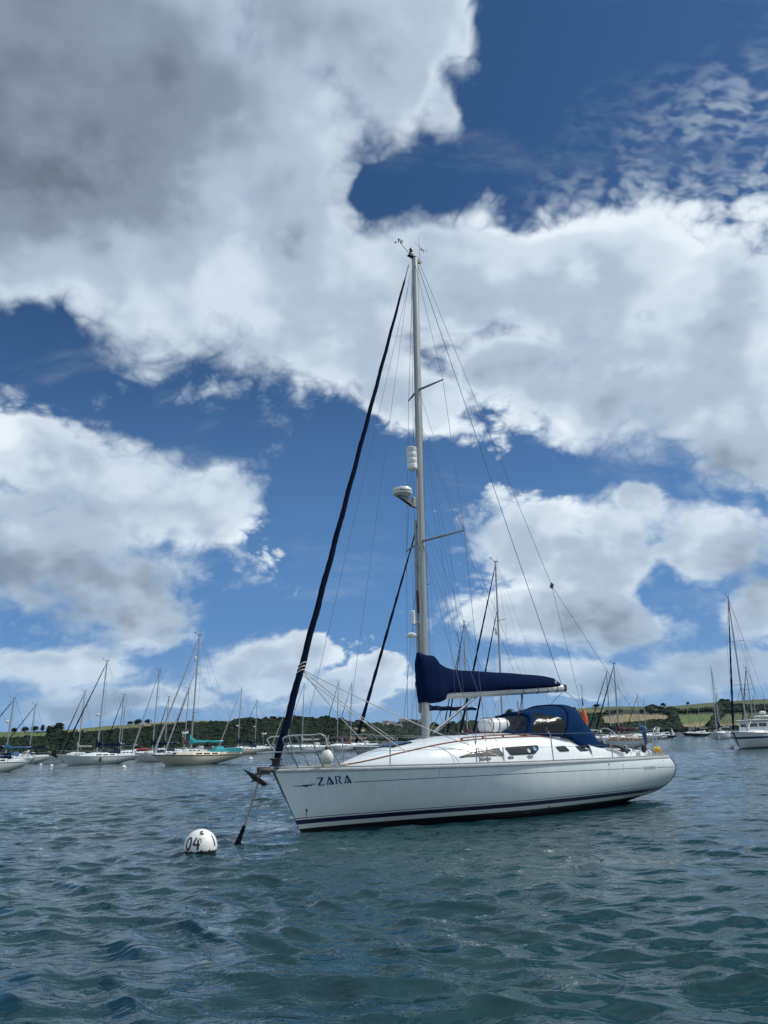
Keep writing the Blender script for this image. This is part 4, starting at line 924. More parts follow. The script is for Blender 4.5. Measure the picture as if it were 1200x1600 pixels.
def flush(name):
    global pt
    pt.build(name, pm('mark_paint', (.015, .015, .02), .5, var=.2), bu, smooth=0); pt = MB()
stroke([(-.215, .12), (-.262, .07), (-.262, -.03), (-.215, -.075), (-.18, -.03), (-.175, .07), (-.215, .12)], .016); flush('painted_digit')
stroke([(-.075, .12), (-.125, .005)], .016); stroke([(-.125, .005), (-.01, .0)], .016); stroke([(-.04, .08), (-.045, -.07)], .016); stroke([(-.04, .09), (.005, .09), (.005, .03)], .007); flush('painted_digit')
stroke([(.255, .13), (.27, -.04)], .015); flush('painted_digit')
stroke([(-.03, .235), (.065, .245)], .013); stroke([(-.03, .235), (.055, .185)], .013); stroke([(-.03, .18), (.07, .18)], .013); flush('painted_mark')
# danbuoy, bundle, lifebuoy at the stern
db = empty('dan_buoy', W(10.40, -1.05, 1.15), TH); tag(db, 'orange wrapped dan buoy on a thin pole standing at the stern of the nearest yacht', 'dan buoy')
MB().tube([(0, 0, 0), (0, 0, 1.95)], .012, 6).build('pole', M_white, db)
MB().lathe([(.03, .74), (.085, .78), (.105, .92), (.09, 1.04), (.065, 1.14), (.03, 1.22), (.012, 1.26)], (0, 0, 0), 12).build('cover', M_orange, db)
MB().tube([(0, 0, 1.34), (0, 0, 1.58)], [.022, .012], 6).build('grip', M_black, db)
bd = empty('rolled_cover', W(10.22, 1.05, 1.12), TH); tag(bd, 'blue cloth bundle tied to an upright at the stern quarter of the nearest yacht', 'rolled cover')
MB().tube([(0, 0, 0), (-.03, 0, .75)], .012, 6).build('post', M_steel, bd)
MB().tube(smooth_path([(-.12, .02, .66), (-.05, 0, .70), (.03, 0, .66), (.05, .01, .58), (.04, -.01, .46), (.055, 0, .34), (.03, 0, .22)], 3), [.035, .05, .06, .07, .062, .075, .082, .07, .078, .085, .07, .06, .066, .052, .045, .05, .035, .03, .012], 9).build('cloth', M_blue, bd)
MB().tube(smooth_path([(.05, 0, .35), (-.02, -.05, .2), (.08, -.05, .05), (.02, 0, -.0)], 4), .010, 5).build('tail_rope', M_ropeb, bd)
hb = empty('horseshoe_lifebuoy', W(10.62, 1.12, 1.16), TH); tag(hb, 'yellow lifebuoy bag resting on the stern corner of the nearest yacht', 'lifebuoy')
MB().tube(smooth_path([(-.20, -.02, .06), (-.10, -.04, .11), (.02, -.02, .10), (.12, .02, .05), (.20, .06, -.02)], 5), [.02, .05, .06, .065, .06, .068, .072, .066, .07, .068, .07, .062, .066, .06, .062, .055, .05, .05, .04, .03, .02], 8, flat=.8).build('bag', M_yellow, hb)
MB().tube(smooth_path([(.28, .02, -.02), (.36, 0, -.14), (.34, 0, -.30)], 5), .014, 5).build('line', M_yellow, hb)

# ================================================================== far shores: terrain whose slope rises evenly to the ridge
# columns: bearing (deg from +Y), shore distance, ridge distance, ridge height (m)
def brg(px): return math.degrees(math.atan((px-600)/1250.0))
SHORE = [(-180, 240), (-62, 240), (-25.6, 240), (-22, 246), (-17, 250), (-11, 262), (-8, 285), (-4.5, 360), (-2.5, 520), (-0.5, 700), (3, 820), (9, 800), (14, 740), (20, 660), (27, 600), (60, 560), (180, 560)]
RIDGE = [(-180, 420), (-62, 420), (-25.6, 400), (-17, 400), (-11, 390), (-8, 400), (-4.5, 480), (-2.5, 760), (-0.5, 1050), (3, 1250), (9, 1250), (14, 1150), (20, 1050), (27, 980), (60, 950), (180, 950)]
SKYL = [(-100, 1150), (0, 1148), (60, 1146), (100, 1143), (150, 1138), (200, 1134), (250, 1130), (300, 1128), (350, 1128), (400, 1125), (450, 1125), (505, 1125), (535, 1131), (580, 1135), (620, 1132), (640, 1131), (680, 1135), (740, 1128), (800, 1118), (860, 1112), (920, 1107), (960, 1106), (1010, 1107), (1050, 1106), (1100, 1102), (1150, 1099), (1200, 1097), (1300, 1092)]
def hor(px): return 1158-.0316*(px-600)
def elev(px, y): return (hor(px)-y)/1306.0            # tangent of elevation
SK = [(brg(px), elev(px, y)) for px, y in SKYL]
def sh(b): return stab(b, SHORE)
def rg_(b): return stab(b, RIDGE)
def el_r(b): return max(tab(b, SK), .012)
def ground(b, f, bump=True):
    """b bearing in degrees, f 0 shore .. 1 ridge (beyond 1: falls away)"""
    D = lerp(sh(b), rg_(b), f); e0 = (0.15-CAM_H)/sh(b)
    f2 = min(f, 1); e = lerp(e0, el_r(b), f2); z = CAM_H+e*D
    if f > 1: z = (CAM_H+el_r(b)*rg_(b))*(1-.6*(f-1))
    a = R(b); return Vector((D*math.sin(a), D*math.cos(a), z))
def b_f(px, y):                                      # where on the slope a feature lies
    b = brg(px); e0 = (0.15-CAM_H)/sh(b); return b, (elev(px, y)-e0)/(el_r(b)-e0)
def inpoly(x, y, P):
    c = False; n = len(P)
    for i in range(n):
        x0, y0 = P[i]; x1, y1 = P[i-1]
        if (y0 > y) != (y1 > y) and x < (x1-x0)*(y-y0)/(y1-y0)+x0: c = not c
    return c
FIELDS = [  # material index, outline as (bearing, fraction up the slope)
 (1, [(-120, 1150), (0, 1147), (60, 1149), (68, 1153), (0, 1157), (-120, 1160)]),
 (2, [(84, 1143), (150, 1138), (205, 1134), (205, 1139), (150, 1144), (100, 1148), (84, 1147)]),
 (3, [(170, 1133), (300, 1126), (300, 1131), (240, 1134), (175, 1140)]),
 (1, [(285, 1125), (350, 1125), (355, 1129), (300, 1131)]),
 (3, [(540, 1139), (566, 1141), (561, 1147), (532, 1141)]),
 (4, [(915, 1104), (1000, 1104), (1005, 1112), (960, 1111), (915, 1112)]), (4, [(1010, 1104), (1120, 1098), (1110, 1108), (1040, 1111), (1012, 1112)]),
 (4, [(1130, 1096), (1300, 1088), (1300, 1108), (1180, 1108), (1135, 1106)]), (4, [(640, 1135), (700, 1136), (690, 1140), (645, 1139)]), (1, [(800, 1119), (850, 1114), (880, 1114), (860, 1124), (805, 1125)]),
 (3, [(930, 1122), (975, 1118), (1030, 1119), (1040, 1124), (1000, 1128), (955, 1132), (930, 1131)]), (2, [(890, 1108), (940, 1110), (935, 1116), (890, 1115)]),
 (1, [(1046, 1120), (1110, 1118), (1112, 1122), (1100, 1129), (1052, 1134)]), (3, [(1052, 1134), (1100, 1129), (1104, 1134), (1098, 1138), (1050, 1141)]),
 (4, [(1116, 1120), (1220, 1117), (1220, 1127), (1150, 1132), (1112, 1133)]), (2, [(1160, 1126), (1300, 1122), (1300, 1132), (1165, 1133)]), (3, [(1112, 1133), (1150, 1132), (1150, 1136), (1104, 1138)]),
]
FIELDS = [(m, [b_f(px, y) for px, y in P]) for m, P in FIELDS]
def which(b, f):
    for m, P in FIELDS:
        if inpoly(b, f, P): return m
    return 0
M_wood = pm('wooded_ground', (0.014, 0.022, 0.010), 0.95, var=.3, scale=.05)
M_grass = pm('green_pasture', (0.080, 0.125, 0.032), 0.95, var=.18, scale=.06)
M_mead = pm('pale_meadow', (0.125, 0.138, 0.052), 0.95, var=.2, scale=.05)
M_straw = pm('dry_stubble', (0.21, 0.175, 0.095), 0.95, var=.2, scale=.07)
M_dull = pm('dull_pasture', (0.075, 0.100, 0.036), 0.95, var=.25, scale=.04)
M_rock = pm('shore_rock', (0.085, 0.070, 0.050), 0.9, var=.35, scale=.6, bump=.6, bscale=2)
def build_terrain():
    bs = [-70+i*.5 for i in range(80)]+[-30+i*.045 for i in range(1334)]+[30.1+i*.5 for i in range(80)]
    fs = [-.012, .0, .012]+[.03+.97*i/70 for i in range(71)]+[1.15, 1.5]
    mb = MB(); G = []
    rz = random.Random(2)
    for b in bs:
        row = []
        for f in fs:
            if f < 0: p = ground(b, 0); p.z = -1.5; p *= 1
            elif f == 0: p = ground(b, 0); p.z = -.3
            else: p = ground(b, f)
            if .02 < f < .98: p.z += .25*math.sin(b*9+f*7)+.2*math.sin(b*23-f*31)
            row.append(p)
        G.append(row)
    mb.grid(G)
    nj = len(fs)
    k = 0
    for i in range(len(bs)-1):
        for j in range(nj-1):
            f = (fs[j]+fs[j+1])/2; b = (bs[i]+bs[i+1])/2
            mb.m[k] = 5 if f < .022 else which(b+.05*math.sin(f*40), f); k += 1
    o = mb.build('hills', [M_wood, M_grass, M_mead, M_straw, M_dull, M_rock], smooth=180, fix=False); tag(o, kind='structure')
build_terrain()

# ------------------------------------------------------------------ woods
def leaf_mat(name, a, b):
    m = bpy.data.materials.new(name); m.use_nodes = True; nt = m.node_tree; bs = nt.nodes['Principled BSDF']; N = nt.nodes.new; Lk = nt.links.new
    g = N('ShaderNodeNewGeometry'); tc = N('ShaderNodeTexCoord'); n = N('ShaderNodeTexNoise'); Lk(tc.outputs['Object'], n.inputs['Vector']); n.inputs['Scale'].default_value = .25; n.inputs['Detail'].default_value = 4
    ad = N('ShaderNodeMath'); ad.operation = 'MULTIPLY_ADD'; Lk(g.outputs['Random Per Island'], ad.inputs[0]); ad.inputs[1].default_value = .6; Lk(n.outputs[0], ad.inputs[2])
    r = N('ShaderNodeMapRange'); Lk(ad.outputs[0], r.inputs['Value']); r.inputs['From Min'].default_value = .35; r.inputs['From Max'].default_value = 1.15
    mx = N('ShaderNodeMix'); mx.data_type = 'RGBA'; Lk(r.outputs[0], mx.inputs[0]); mx.inputs[6].default_value = a+(1,); mx.inputs[7].default_value = b+(1,); Lk(mx.outputs[2], bs.inputs['Base Color']); bs.inputs['Roughness'].default_value = .9; bs.inputs['Specular IOR Level'].default_value = .15
    return m
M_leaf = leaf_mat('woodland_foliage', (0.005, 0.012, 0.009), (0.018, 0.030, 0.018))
M_leaf2 = leaf_mat('hazed_far_foliage', (0.012, 0.023, 0.019), (0.032, 0.048, 0.034))  # distance haze put into the colour: lighter, bluer foliage for the far shore
M_bark = pm('bark', (0.06, 0.05, 0.04), .9, var=.3)
def ico():
    t = (1+5**.5)/2; v = [Vector(p).normalized() for p in ((-1, t, 0), (1, t, 0), (-1, -t, 0), (1, -t, 0), (0, -1, t), (0, 1, t), (0, -1, -t), (0, 1, -t), (t, 0, -1), (t, 0, 1), (-t, 0, -1), (-t, 0, 1))]
    f = [(0, 11, 5), (0, 5, 1), (0, 1, 7), (0, 7, 10), (0, 10, 11), (1, 5, 9), (5, 11, 4), (11, 10, 2), (10, 7, 6), (7, 1, 8), (3, 9, 4), (3, 4, 2), (3, 2, 6), (3, 6, 8), (3, 8, 9), (4, 9, 5), (2, 4, 11), (6, 2, 10), (8, 6, 7), (9, 8, 1)]
    cache = {}; F = []
    def mid(a, b):
        k = (min(a, b), max(a, b))
        if k not in cache: v.append(((v[a]+v[b])/2).normalized()); cache[k] = len(v)-1
        return cache[k]
    for a, b, c in f:
        ab, bc, ca = mid(a, b), mid(b, c), mid(c, a); F += [(a, ab, ca), (b, bc, ab), (c, ca, bc), (ab, bc, ca)]
    return v, F
IV, IF = ico()
def clump(mb, c, rx, rz, rn):
    ph = [rn.uniform(0, 6.28) for _ in range(4)]; a = rn.uniform(0, 6.28); ca, sa = math.cos(a), math.sin(a)
    vs = []
    for p in IV:
        k = 1+.20*math.sin(5*p.x+ph[0])*math.sin(4*p.y+ph[1])+.16*math.sin(9*p.z+ph[2])+rn.uniform(-.12, .12)
        vs.append(Vector((c[0]+(p.x*ca-p.y*sa)*rx*k, c[1]+(p.x*sa+p.y*ca)*rx*k*.9, c[2]+p.z*rz*k)))
    mb.add(vs, IF)
def woods(name, b0, b1, n, size, mat, seed, fr=(0.0, 1.0)):
    mb = MB(); rn = random.Random(seed); k = 0; tries = 0
    while k < n and tries < n*6:
        tries += 1
        b = rn.uniform(b0, b1); f = fr[0]+(fr[1]-fr[0])*rn.random()**.9
        if f > .03 and which(b, f) != 0: continue
        if f > .05 and (which(b, f+.04) or which(b, f+.10) or which(b, f-.06)) : continue
        if f > .93 and rn.random() < .8: continue
        p = ground(b, max(f, .012 if b < 13 else .05)); s_ = size*rn.uniform(.6, 1.25)*(p.length/300)**.55
        clump(mb, (p.x, p.y, p.z+s_*.35), s_*rn.uniform(.9, 1.3), s_*rn.uniform(.55, .85), rn); k += 1
    o = mb.build(name, mat, smooth=0, fix=False); tag(o, kind='stuff'); return o
tag(woods('woodland', -34, -14, 3000, 1.25, M_leaf, 1), 'dark mixed woodland covering the left shore down to the water', 'woodland')
tag(woods('woodland', -14, -3.2, 2300, 1.35, M_leaf, 2), 'dark rounded woodland hill behind the bow of the nearest yacht', 'woodland')
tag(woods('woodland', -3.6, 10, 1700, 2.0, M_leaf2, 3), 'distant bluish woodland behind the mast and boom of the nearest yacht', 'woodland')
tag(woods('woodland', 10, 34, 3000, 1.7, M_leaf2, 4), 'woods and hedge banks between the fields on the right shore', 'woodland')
# hedge lines between fields
def hedge(P, label, seed, s_=2.2):
    mb = MB(); rn = random.Random(seed)
    for (x0, y0), (x1, y1) in zip(P, P[1:]):
        n = int(abs(x1-x0)/2.2+abs(y1-y0)/1.5)+2
        for i in range(n):
            t = (i+rn.random()*.7)/n; b, f = b_f(lerp(x0, x1, t), lerp(y0, y1, t)+rn.uniform(-.5, .5)); p = ground(b, f); q = s_*rn.uniform(.6, 1.2)*(p.length/700)**.5
            clump(mb, (p.x, p.y, p.z+q*.3), q*1.2, q*.8, rn)
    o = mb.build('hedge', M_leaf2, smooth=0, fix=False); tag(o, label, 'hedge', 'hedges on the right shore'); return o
hedge([(1042, 1112), (1044, 1125), (1050, 1142)], 'dark hedge bank left of the bright green field on the right shore', 11, 3)
hedge([(1120, 1119), (1110, 1127), (1098, 1138)], 'bushy hedge running down between the two green fields on the right shore', 12, 3)
hedge([(1005, 1105), (1030, 1112), (1045, 1113)], 'thin hedge crossing the high pasture above the bright green field', 13, 2)
hedge([(1130, 1098), (1136, 1107), (1200, 1109)], 'hedge enclosing the upper pasture at the far right ridge', 14, 2)
# single trees along the skyline
def tree(px, y, wpx, hpx, label, seed, f=None, M=None, group='trees along the skyline'):
    b, f_ = b_f(px, y); f_ = min(max(f_, 0.02), .995); g = ground(b, f_); D = math.hypot(g.x, g.y); W_ = wpx/1306*D/2; H_ = hpx/1306*D
    rn = random.Random(seed); rt = empty('tree', g-Vector((0, 0, .3)), 0); tag(rt, label, 'tree', group)
    t = MB(); t.tube([(0, 0, -.5), (.05*H_, 0, H_*.4), (0, .03*H_, H_*.75)], [H_*.06, H_*.04, H_*.015], 6)
    for k in range(4):
        a = k*1.6+rn.random(); t.tube([(0, 0, H_*.35), (W_*.6*math.cos(a), W_*.6*math.sin(a), H_*.62)], [H_*.025, H_*.008], 5)
    t.build('trunk', M_bark, rt)
    c = MB()
    for k in range(16):
        a = rn.uniform(0, 6.28); r_ = W_*.62*rn.random()**.5; z = H_*rn.uniform(.32, .82); sh_ = (1-.55*max(0, z/H_-.5)*2)
        clump(c, (r_*sh_*math.cos(a), r_*sh_*math.sin(a), z), W_*rn.uniform(.26, .44), H_*rn.uniform(.12, .2), rn)
    for k in range(150):                                   # loose leaf sprays around the outline
        a = rn.uniform(0, 6.28); e = rn.uniform(-.6, 1.57); q = Vector((W_*.98*math.cos(a)*math.cos(e), W_*.98*math.sin(a)*math.cos(e), H_*.55+H_*.40*math.sin(e)))*1.0
        q += Vector((rn.gauss(0, W_*.06), rn.gauss(0, W_*.06), rn.gauss(0, H_*.04))); s_ = W_*rn.uniform(.05, .11)
        d1 = Vector((rn.gauss(0, 1), rn.gauss(0, 1), rn.gauss(0, 1))).normalized()*s_; d2 = d1.orthogonal().normalized()*s_
        c.add([q-d1, q+d2, q+d1, q-d2], [(0, 1, 2, 3)])
    c.build('crown', M or M_leaf, rt, smooth=0, fix=False); return rt
TREES = [(8, 1148, 9, 7, 'small dark hilltop tree farthest left above the pale green field'), (25, 1147, 11, 8, 'round dark hilltop tree left of a gap on the left ridge'), (40, 1147, 12, 9, 'flat topped dark tree right of the leftmost mast on the left ridge'),
 (53, 1146, 7, 11, 'narrow upright dark tree between two wider ones on the left ridge'), (63, 1146, 9, 9, 'dark round tree just left of the broadest skyline tree'), (77, 1146, 20, 13, 'broadest dark tree crown on the left ridge, at the edge of the sloping field'),
 (62, 1157, 10, 9, 'lone dark tree standing in the pale field on the left slope'),
 (190, 1134, 10, 6, 'low bush on the ridge behind the big white sloop with navy covers'), (203, 1133, 14, 8, 'wide dark tree cluster on the ridge left of the tall teal covered yacht'), (218, 1132, 12, 7, 'dark tree on the ridge just right of the wide cluster'),
 (455, 1126, 13, 7, 'rounded tree at the top of the wooded hill behind the rolled genoa'), (500, 1126, 14, 8, 'domed tree on the right shoulder of the wooded hill'),
 (788, 1122, 17, 13, 'dark tree left of the spray hood, seen under the boom'), (808, 1120, 15, 10, 'low round tree seen just above the spray hood window'),
 (925, 1107, 13, 5, 'flat bushy tree right of the orange dan buoy on the ridge'), (1030, 1107, 9, 6, 'lone tree standing out on the right ridge above the fields'), (1069, 1104, 6, 5, 'small tree right of the lone one on the right ridge'),
 (640, 1132, 8, 7, 'tree standing among the ridge houses'), (612, 1134, 8, 6, 'tree left of the ridge houses')]
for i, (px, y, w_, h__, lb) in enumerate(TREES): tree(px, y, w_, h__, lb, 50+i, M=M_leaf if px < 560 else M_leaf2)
# houses on the far ridge
M_hwall = pm('render_wall', (.66, .64, .60), .8, var=.1); M_hroof = pm('slate_roof', (.12, .115, .12), .7, var=.2); M_hroof2 = pm('clay_roof', (.15, .11, .09), .7, var=.2); M_pane = pm('house_glass', (.02, .025, .03), .1)
def house(px, y, wm, dm, hm, rz, roofm, label):
    b, f_ = b_f(px, y); g = ground(b, min(max(f_, .02), .99)); rt = empty('house', g, R(rz)); tag(rt, label, 'house', 'houses on the far ridge')
    MB().box((0, 0, hm/2-.6), (wm, dm, hm+1.2)).build('wall', M_hwall, rt, smooth=0)
    r_ = MB(); o_ = .35; rh = hm*.55; r_.add([(-wm/2-o_, -dm/2-o_, hm), (wm/2+o_, -dm/2-o_, hm), (wm/2+o_, dm/2+o_, hm), (-wm/2-o_, dm/2+o_, hm), (-wm/2-o_, 0, hm+rh), (wm/2+o_, 0, hm+rh)], [(0, 1, 5, 4), (2, 3, 4, 5), (0, 4, 3), (1, 2, 5), (3, 2, 1, 0)])
    ro = r_.build('roof', roofm, rt, smooth=0); MB().box((wm*.3, 0, hm+rh), (.9, .7, 1.8)).build('chimney', M_hwall, ro, smooth=0)
    for k in (-.28, .02, .3):
        for z in ((.3, .72) if hm > 4.5 else (.5,)): MB().box((wm*k, -dm/2-.02, hm*z), (wm*.11, .08, 1.1)).build('window', M_pane, rt, smooth=0)
for a in [(583, 1138, 9, 7, 4, 10, M_hroof, 'pale low house at the left end of the ridge row'), (592, 1137, 7, 6, 5, -20, M_hroof2, 'brownish roofed house second from the left in the ridge row'), (601, 1137, 10, 6, 4.5, 15, M_hroof, 'wide white house below the ridge tree'),
          (618, 1133, 9, 7, 5, 0, M_hroof, 'tall white house just left of the ridge top'), (628, 1133, 7, 6, 5, 25, M_hroof2, 'small red brown roofed house on the ridge top'), (650, 1133, 11, 7, 5, -10, M_hroof, 'long white house right of the ridge tree'), (612, 1140, 10, 6, 4, 5, M_hroof, 'low white house standing lower on the slope below the ridge row')]:
    house(*a)

# ================================================================== moored yachts
GRP = 'sailing yachts moored on the river'
def C3(*c): return c
HC = {'white': (.62, .64, .64), 'cream': (.55, .52, .42), 'grey': (.36, .38, .38), 'black': (.02, .022, .03), 'offwhite': (.60, .60, .56)}
def yacht(label, bx, by, th, L, mf, Hm, hull='white', stripe=None, boot=None, cover=M_navy, genoa=M_uv, hood=None, inner=None, sp=2, rake=.035, fb=1.05, roof_h=.42, mizzen=None, ov=.9, stern_ov=.10, extra=(), boomz=None, rail=None, cd=None, gw=1.0, dodger=None, near=False):
    rt = empty('sailing_yacht', (bx, by, -.02), th); tag(rt, label, 'sailing yacht', GRP)
    B = L*.31
    H = Hull(L, B, fb*1.12, fb*.92, fb*.90, ov=ov, x1=[(0, L*(1-stern_ov*1.6)), (fb*.5, L*(1-stern_ov*.7)), (fb*.9, L)], keel=[(0, -.1), (.12, -.22), (.5, -.4), (.82, -.12), (1, fb*.35)])
    c = HC[hull]; bands = [(-2, .03, (.015, .015, .02))]
    if boot: bands.append((.06, .15, boot))
    if stripe: bands.append((fb*.66, fb*.80, stripe))
    key = 'topsides_%s_%s_%s_%.2f' % (hull, stripe, boot, fb)
    hm = hull_mat(key, c, bands, rough=.3)
    ho = H.mesh(30, 9).build('hull', hm, rt, smooth=50)
    dk = H.deck(20, nu=4).build('deck', M_deck, rt)
    g = MB()
    for s in (-1, 1): g.tube(H.edge(s, 0, 0, 1, 24, out=.005, dz=.01), .035, 5)
    g.build('gunwale', rail or M_rubber, rt)
    zd = lambda x: H.sheer(min(max(x/L, 0), 1))
    # coachroof
    x0, x1 = L*.24, L*.70; G = []
    for i in range(19):
        u = i/18; x = lerp(x0, x1, u); k = min(1, u*3.2)**.8; b = lerp(.12, B*.33, k); hh = roof_h*min(1, u*2.6)**.7*(1-.12*u); z0 = zd(x)-.01; wt = b*.8
        row = [Vector((x, -b, z0)), Vector((x, -lerp(b, wt, .4), z0+hh*.7)), Vector((x, -wt, z0+hh))]+[Vector((x, wt*q, z0+hh+.08*(1-q*q))) for q in (-.5, 0, .5)]+[Vector((x, wt, z0+hh)), Vector((x, lerp(b, wt, .4), z0+hh*.7)), Vector((x, b, z0))]
        G.append(row)
    cr_ = MB().grid(G); e = G[-1]; cr_.add(e, [tuple(range(len(e)))]); rf = cr_.build('coachroof', cd or M_gel, rt, smooth=40)
    for s in (-1, 1):
        for k in range(3):
            xa = lerp(x0, x1, .42+.19*k); xb = xa+L*.065
            if xb > x1: continue
            y = B*.33*.945; z = zd(xa)+roof_h*.45
            MB().box(((xa+xb)/2, s*(y+.01), z), (xb-xa, .03, roof_h*.30), rx=s*.12).build('window', M_dark, rf, smooth=0)
    # coamings
    cm = MB()
    for s in (-1, 1): cm.rbox((L*.82, s*B*.30, zd(L*.82)+.12), (L*.24, .22, .26), .05)
    cm.build('cockpit_coaming', cd or M_gel, rt)
    # masts
    def rig(name, xm, Hh, rfac, boomL, cov, spn, main=True):
        zb = zd(xm)+roof_h*.9; xt = xm+rake*Hh
        def mx(z): return lerp(xm, xt, (z-zb)/(Hh-zb))
        m = MB(); m.tube([(mx(z), 0, z) for z in (zb-.3, zb+(Hh-zb)*.6, Hh)], [.085*rfac, .082*rfac, .06*rfac], 10, flat=.8); m = m.build('mast', M_alu, rt)
        hd = MB(); hd.box((xt+.05, 0, Hh+.02), (.42, .07, .06)); hd.tube([(xt-.1, 0, Hh), (xt-.45, .05, Hh+.22)], .012, 4); hd.box((xt-.45, .05, Hh+.26), (.14, .05, .07)); hd.tube([(xt+.2, 0, Hh), (xt+.22, 0, Hh+.55)], .010, 4); hd.build('masthead_gear', M_black, m)
        tops = []
        r_ = .010*gw; wr = MB(); hs = [lerp(zb, Hh, (k+1)/(spn+1)*.98) for k in range(spn)]
        for k, z in enumerate(hs):
            w_ = B*(.24-.05*k)
            for s in (-1, 1):
                MB().tube([(mx(z), 0, z), (mx(z)+.18, s*w_, z+.05)], .024, 5).build('spreader', M_alug, m)
        for s in (-1, 1):
            pts = [Vector((xt, 0, Hh-.1))]+[Vector((mx(z)+.18, s*B*(.24-.05*k), z+.05)) for k, z in reversed(list(enumerate(hs)))]+[Vector((xm+.25, s*B*.44, zd(xm)))]
            wr.tube(pts, r_, 4)
            if hs: wr.tube([(mx(hs[0]), 0, hs[0]-.1), (xm-.35, s*B*.42, zd(xm))], r_, 4); wr.tube([(mx(hs[0]), 0, hs[0]-.1), (xm+.7, s*B*.44, zd(xm))], r_, 4)
        if main:
            wr.tube([(xt+.1, 0, Hh), (L*.985, 0, zd(L)+.1)], r_, 4)
            wr.tube([(xt, 0, Hh-.05), (.15, 0, zd(0)+.1)], r_, 4)
        else: wr.tube([(xt, 0, Hh-.05), (xm-1.6, 0, zd(xm)+roof_h)], r_, 4)
        bz = boomz or zb+.85
        bo = MB().tube([(xm+.12, 0, bz), (xm+boomL, 0, bz+.12)], .055, 8).build('boom', M_alu, rt)
        wr.tube([(xt+.1, 0, Hh-.1), (xm+boomL, 0, bz+.15)], r_*.8, 4)
        wr.build('rigging', M_wire, rt)
        MB().tube([(xm+.15, 0, zb+.05), (xm+boomL*.33, 0, bz)], .025, 5).build('boom_vang', M_alug, rt)
        if cov:
            G = []; 
            for i in range(25):
                u = i/24; x = xm-.14+u*(boomL+.05); top = bz+lerp(.85, .26, min(1, u*5)**.6)-.12*u; low = bz-(.18 if u < .12 else .04); w_ = .15 if u < .95 else .08
                G.append([Vector((x, w_*math.copysign(abs(math.cos(a))**.7, math.cos(a))*(1+.08*math.sin(11*u+3*a)), lerp(low, top, (math.sin(a)+1)/2)+.02*math.sin(x*7))) for a in [k*math.pi/5 for k in range(10)]])
            cb_ = MB().grid(G, close_j=True); cb_.add(G[0], [tuple(range(10))]); cb_.add(G[-1], [tuple(range(10))]); cb_.build('sail_cover', cov, rt)
        return mx, zb
    xm = L*mf; mx, zb = rig('main', xm, Hm, 1.0, L*(.36 if not mizzen else .27), cover, sp)
    if mizzen: rig('mizzen', L*mizzen[0], mizzen[1], .8, L*.16, mizzen[2], 1, False)
    xt = mx(Hm)
    def roll(a, b, r_, m, name):
        a = Vector(a); b = Vector(b); n = 40
        MB().tube([a.lerp(b, i/n) for i in range(n+1)], [r_*tab(i/n, [(0, .6), (.03, 1.15), (.5, .85), (.93, .45), (1, .2)])*(1+.15*math.sin(i*1.9)) for i in range(n+1)], 7).build(name, m, rt)
    if genoa: roll((.18, 0, zd(0)+.22), (xt-.05, 0, Hm-.35), .085, genoa, 'furled_genoa')
    if inner: roll((L*.13, 0, zd(1)+.15), (mx(Hm*.74)-.05, 0, Hm*.74), .07, inner, 'furled_staysail')
    # hood
    if hood:
        G = []
        for i in range(11):
            u = i/10; x = lerp(x1-L*.10, x1+L*.05, u); hh = .62*math.sin(min(1, .12+u*1.1)*math.pi/2)**.7; w_ = B*.28
            G.append([Vector((x-(.15*(1-abs(q))*(1-u)), w_*math.copysign(abs(math.sin(q*math.pi/2))**.8, q), zd(x)+roof_h*.55+hh*math.cos(q*math.pi/2)**.6)) for q in [-1+j/6 for j in range(13)]])
        hd = MB().grid(G, mask=lambda i, j: not (1 <= i <= 4 and j % 4 != 3 and 1 < j < 11)).build('sprayhood', hood, rt, smooth=60)
        MB().grid(G, mask=lambda i, j: (1 <= i <= 4 and j % 4 != 3 and 1 < j < 11)).build('window', M_vinyl, hd)
    if dodger:
        for s in (-1, 1): MB().box((L*.86, s*B*.37, zd(L*.86)+.42), (L*.15, .02, .44)).build('dodger', dodger, rt)
    # rails
    rl = MB()
    for s in (-1, 1):
        rl.tube(smooth_path([(L*.10, s*B*.20, zd(0)), (L*.08, s*B*.19, zd(0)+.55), (.15, s*.22, zd(0)+.62), (-.02, 0, zd(0)+.60)], 4), .014, 5)
        rl.tube([(.28, s*.15, zd(0)), (.15, s*.22, zd(0)+.62)], .012, 5)
    rl.build('pulpit', M_steel, rt)
    rl = MB()
    for s in (-1, 1):
        rl.tube(smooth_path([(L*.90, s*B*.38, zd(L)), (L*.91, s*B*.38, zd(L)+.62), (L*.99, s*B*.30, zd(L)+.62), (L*.99, s*.25, zd(L)+.62), (L*.99, s*.25, zd(L))], 4), .014, 5)
    rl.build('pushpit', M_steel, rt)
    gr = MB()
    for s in (-1, 1):
        P_ = []
        for k in range(5):
            x = lerp(L*.10, L*.90, k/4); p = H.P(x/L, 0, s); y = s*(abs(p.y)-.08); z = zd(x)
            if 0 < k < 4: gr.tube([(x, y, z), (x, y, z+.6)], .012, 4)
            P_.append(Vector((x, y, z+.6)))
        gr.tube(P_, .006, 4); gr.tube([p-Vector((0, 0, .3)) for p in P_], .005, 4)
    gr.build('guard_rail', M_steel, rt)
